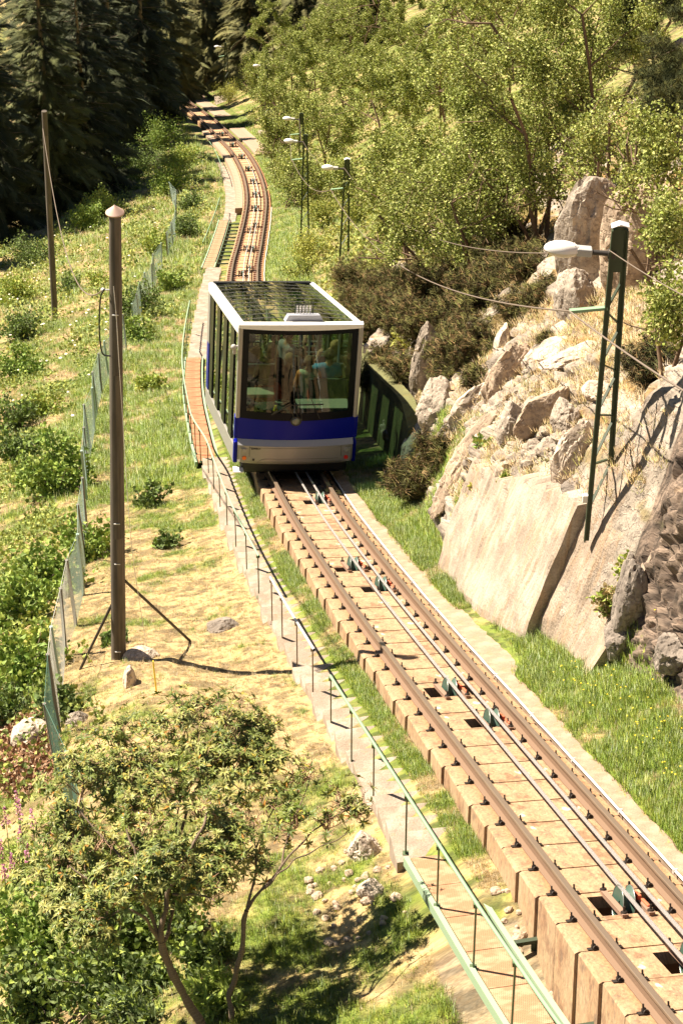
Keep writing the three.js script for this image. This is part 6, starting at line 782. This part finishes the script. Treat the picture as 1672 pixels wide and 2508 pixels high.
// ---------------------------------------------------------------- rhododendron in the foreground, its thin neighbour, plants below
M.barkBrown = std({ map: T.bark, color: rgb(0.78, 0.74, 0.68), bumpMap: T.bark, bumpScale: 0.015, roughness: 1 });
function rhodo(label, bx0, by0, stems, clusters, nRos, o) {
  const R = rng(o.seed), q = hit(bx0, by0, 0, 18), base = q.p, d0 = dep(base), t = thing('rhododendron', label, 'rhododendron', base), P = ([x, y, dd]) => at(x, y, d0 + (dd ?? 0)), geo = [], ends = [];
  for (const [pts, r0, r1] of stems) { const v = pts.map(P).flatMap((q, i, A) => (i < A.length - 1 ? [q, q.clone().lerp(A[i + 1], 0.5).add(sph(R).multiplyScalar(0.022))] : [q])), c = new THREE.CatmullRomCurve3(v), n = pts.length * 5; for (let i = 0; i < n; i++) { const a = c.getPoint(i / n), b = c.getPoint((i + 1) / n), w = (x) => lerp(r0, r1, x) * 0.68 * (1 + 0.1 * Math.sin(x * 23) + 0.06 * Math.sin(x * 51)); geo.push(rod(a, b, w(i / n), w((i + 1) / n), 8)); if (i > n * 0.45) ends.push(b); } ends.push(v[v.length - 1]); }
  // a branch from the nearest limb into each cluster, dividing into twigs that carry the rosettes
  const ros = [], twig = [], per = Math.round(nRos / clusters.length);
  for (const c of clusters) {
    const cc = P(c), rr = c[3]; let e = ends[0], b = 1e9; for (const k of ends) { const dd = k.distanceToSquared(cc); if (dd < b) { b = dd; e = k; } }
    const segs = [], tips = [], m = e.clone().lerp(cc, 0.5).add(sph(R).multiplyScalar(0.08)).add(V3(0, -0.06, 0)); twig.push(rod(e, m, 0.015, 0.012, 6), rod(m, cc.clone().add(V3(0, -rr * 0.25, 0)), 0.012, 0.009, 6));
    for (let k = 0; k < 7; k++) { const q = m.clone().lerp(cc, k / 7 + 0.1).add(V3(0, -rr * 0.25 * (k / 7), 0)), v = sph(R); v.y = Math.abs(v.y) * 0.8 + 0.1; limbs(R, q, v.normalize(), rr * 0.62, 0.0075, 2, { wob: 0.3, split: 1, first: 1, ratio: 0.6, fwd: 0.5, lift: 0.12 }, segs, tips); }
    twig.push(...segs.map(([x, y, ra, rb]) => rod(x, y, Math.max(ra, 0.0035), Math.max(rb, 0.003), 4)));
    for (let k = 0; k < per; k++) { let p, v; if (R() < 0.6) { const [q, d] = tips[Math.floor(R() * tips.length)]; p = q.clone().add(sph(R).multiplyScalar(0.035)); v = d.clone(); } else { v = sph(R); v.y = Math.abs(v.y) * 0.9 - 0.1; p = cc.clone().add(V3(v.x * rr, v.y * rr * 0.75, v.z * rr).multiplyScalar(0.6 + 0.5 * Math.sqrt(R()))); } ros.push([p, v.addScaledVector(UP, 0.6).normalize()]); }
  }
  part('trunk', geo, o.bark, t); part('twig', twig, M.barkPale, t, 'stuff');
  const leaves = []; for (const [p, d] of ros) { const k = 6 + Math.floor(R() * 5), ax = V3(1, 0, 0).cross(d).normalize(), ay = d.clone().cross(ax), tone = R(); for (let j = 0; j < k; j++) { const a = j / k * 6.283 + R() * 0.5, dir = ax.clone().multiplyScalar(Math.cos(a)).addScaledVector(ay, Math.sin(a)).addScaledVector(d, 0.15 + 0.7 * R()).normalize(), c = R() < 0.02 ? [0.38, 0.2, 0.04] : R() < 0.05 ? [0.35, 0.3, 0.05] : tone < 0.35 ? [0.30, 0.30, 0.09] : tone < 0.7 ? [0.20, 0.235, 0.055] : [0.12, 0.155, 0.035]; leaves.push([p, dir, (0.058 + 0.036 * R()) * (o.k ?? 1), jit(c, R, 0.35), dep(p), d]); } }
  leaves.sort((a, b) => a[4] - b[4]);
  const big = o.single ? leaves.filter((_, i) => i % Math.ceil(leaves.length / o.single) === 0).slice(0, o.single) : [], rest = o.single ? leaves.filter((l) => !big.includes(l)) : leaves;
  const lm = [0, 1, 2, 3].map((k) => new THREE.MeshPhysicalMaterial({ color: rgb(...[[0.29, 0.30, 0.09], [0.13, 0.165, 0.035], [0.2, 0.235, 0.055], [0.46, 0.38, 0.12]][k]), roughness: 0.4, side: THREE.DoubleSide }));
  big.forEach(([p, dir, sz, c, , d], i) => { const m = lpart('leaf', GEO.long, lm[i % 9 === 8 ? 3 : i % 3], t); orient(m, p.clone().sub(base), dir, d, sz); });
  const im = new THREE.InstancedMesh(GEO.long, M.leafGloss, rest.length), dm = new THREE.Object3D(); rest.forEach(([p, dir, sz, c, , d], i) => { orient(dm, p.clone().sub(base), dir, d, sz); dm.updateMatrix(); im.setMatrixAt(i, dm.matrix); im.setColorAt(i, CL3.setRGB(...c)); }); im.name = 'foliage'; im.userData.kind = 'stuff'; shade(im); t.add(im); return t;
}
function orient(m, p, dir, up, sz) { const z = dir.clone(), x = up.clone().cross(z).normalize(); m.quaternion.setFromRotationMatrix(new THREE.Matrix4().makeBasis(x, z.clone().cross(x), z)); m.position.copy(p); m.scale.setScalar(sz); }
rhodo('old rhododendron with a bare forked trunk and rosettes of leathery leaves in the foreground', 510, 2545, [[[[512, 2550, 0], [494, 2508, -0.1], [445, 2426, -0.3], [413, 2360, -0.45], [396, 2305, -0.6]], 0.075, 0.058], [[[396, 2305, -0.6], [383, 2279, -0.65], [351, 2207, -0.75], [338, 2155, -0.8], [330, 2080, -0.8], [310, 2030, -0.7]], 0.04, 0.014], [[[396, 2305, -0.6], [400, 2250, -0.7], [408, 2204, -0.7], [424, 2165, -0.75], [452, 2110, -0.8], [500, 2020, -0.5], [520, 1960, -0.1]], 0.045, 0.014], [[[398, 2310, -0.6], [416, 2260, -0.4], [424, 2190, -0.2], [430, 2080, 0.1], [440, 1960, 0.5]], 0.035, 0.012], [[[390, 2300, -0.6], [358, 2250, -0.9], [315, 2227, -1.0], [276, 2240, -1.05]], 0.03, 0.012], [[[351, 2207, -0.75], [300, 2180, -0.8], [230, 2160, -0.8], [170, 2120, -0.7]], 0.026, 0.010], [[[424, 2190, -0.7], [470, 2190, -0.8], [500, 2195, -0.9], [528, 2208, -1]], 0.022, 0.008], [[[440, 2150, -0.7], [500, 2160, -0.6], [570, 2130, -0.4], [620, 2070, -0.2]], 0.026, 0.010], [[[430, 2080, 0.1], [470, 1950, 0.5], [560, 1830, 0.9], [650, 1790, 1]], 0.026, 0.009], [[[338, 2155, -0.8], [260, 2060, -0.6], [190, 1980, -0.4]], 0.026, 0.01]],
  [[300, 1850, 0.8, 0.55], [420, 1790, 1.1, 0.6], [540, 1790, 1.1, 0.55], [620, 1820, 1.0, 0.4], [200, 1930, 0.4, 0.5], [320, 1960, 0.2, 0.5], [450, 1920, 0.6, 0.55], [570, 1900, 0.6, 0.5], [150, 2080, -0.2, 0.45], [120, 2180, -0.4, 0.4], [230, 2110, -0.4, 0.45], [360, 2060, -0.3, 0.5], [480, 2050, -0.2, 0.45], [550, 2080, -0.2, 0.4], [250, 1870, 0.6, 0.45], [660, 1890, 0.8, 0.35], [180, 2220, -0.6, 0.35], [300, 2170, -0.95, 0.34], [400, 2120, -0.9, 0.3], [220, 2270, -0.95, 0.34], [510, 2150, -0.7, 0.3], [440, 2200, -0.3, 0.3]], 2900, { seed: 11, bark: M.barkBrown, single: 290 });
rhodo('thin sparse rhododendron leaning right beside the old one', 566, 2500, [[[[566, 2505, 0], [560, 2440, -0.1], [580, 2370, -0.3], [596, 2290, -0.45], [604, 2230, -0.55]], 0.045, 0.036], [[[604, 2230, -0.55], [640, 2180, -0.55], [690, 2120, -0.4], [740, 2065, -0.2], [790, 2020, 0], [880, 1965, 0.3]], 0.026, 0.008], [[[604, 2230, -0.55], [622, 2160, -0.5], [626, 2080, -0.2], [624, 2000, 0.1]], 0.022, 0.009], [[[640, 2180, -0.55], [680, 2140, -0.6], [720, 2105, -0.5], [790, 2070, -0.3], [850, 2040, -0.2]], 0.016, 0.007], [[[690, 2120, -0.4], [710, 2040, -0.1], [740, 1960, 0.2], [760, 1900, 0.4]], 0.016, 0.006], [[[626, 2080, -0.2], [660, 2000, 0.1], [680, 1940, 0.3]], 0.013, 0.006]],
  [[640, 1960, 0.2, 0.32], [740, 1910, 0.5, 0.35], [840, 1950, 0.4, 0.3], [700, 2030, 0, 0.3], [640, 2130, -0.3, 0.25], [800, 2030, 0, 0.28], [590, 2030, 0, 0.3], [860, 1990, 0.3, 0.22]], 170, { seed: 12, bark: M.barkBrown });
const BB = { geo: GEO.broad, leaf: 0.075, mat: M.leaf, n: 2600, c: G1, c2: G2, alt: 0.3, name: 'shrub' };
[[500, 2330, 64, { ...BB, c: G3 }, 'dark low growth between the two bare trunks'], [370, 2390, 70, { ...BB, c: G3 }, 'dark low growth left of the foot of the forked trunk'], [90, 2290, 150, BB, 'large leafy bush in the lower left corner'], [250, 2380, 140, { ...BB, c: G3 }, 'dark leafy bush under the rhododendron branches'], [60, 2440, 120, { ...BB, c: G3 }, 'shaded bush cut by the lower left corner'], [300, 2240, 110, { ...BB, c: G3 }, 'dark undergrowth behind the forked trunk'], [440, 2260, 90, { ...BB, c: G3 }, 'deep green undergrowth right of the forked trunk'], [340, 2460, 70, { ...BB, geo: GEO.long, c: [0.16, 0.21, 0.08], leaf: 0.12 }, 'pale ferny plant at the bottom edge'], [520, 2440, 66, { ...BB, geo: GEO.long, c: G2, leaf: 0.14 }, 'young rhododendron shoot between the two trunks'], [60, 2090, 80, { ...BB, geo: GEO.long, c: G2, leaf: 0.08, n: 1500 }, 'feathery willowherb patch at the left edge'], [150, 2010, 60, { ...BB, geo: GEO.long, c: G2, leaf: 0.07, n: 1500 }, 'feathery weeds left of the rhododendron crown'], [725, 1990, 30, { ...BB, geo: GEO.broad, c: G2 }, 'bright green weed under the thin branches']].forEach(([x, y, r, o, l]) => bush(l, x, y, r, o));
{ const R = rng(8), f = [], st = []; for (const [x, y] of [[42, 1965], [48, 1990], [15, 2005], [68, 2095], [30, 2120], [5, 2085], [12, 2145], [80, 2010], [50, 2050]]) { const q = hit(x, y, 0.8, 18), b = gpt(q.s, q.u); st.push(rod(b, q.p, 0.006, 0.004, 4)); for (let k = 0; k < 46; k++) { const h = R(), a = R() * 6.283; f.push([q.p.clone().add(V3(Math.cos(a) * 0.045 * (1 - h), -0.1 + 0.3 * h, Math.sin(a) * 0.045 * (1 - h))), sph(R), 0.022 + 0.012 * R(), jit([0.55, 0.22, 0.36], R, 0.25)]); } } instanced('pink_flowers', GEO.broad, M.leaf, f, null, R).userData.label = 'pink willowherb spikes at the left edge'; struct('flower_stems', st, M.greenDark, 'stuff').userData.label = 'thin stems of the pink willowherb'; }
renderer.render(scene, camera);
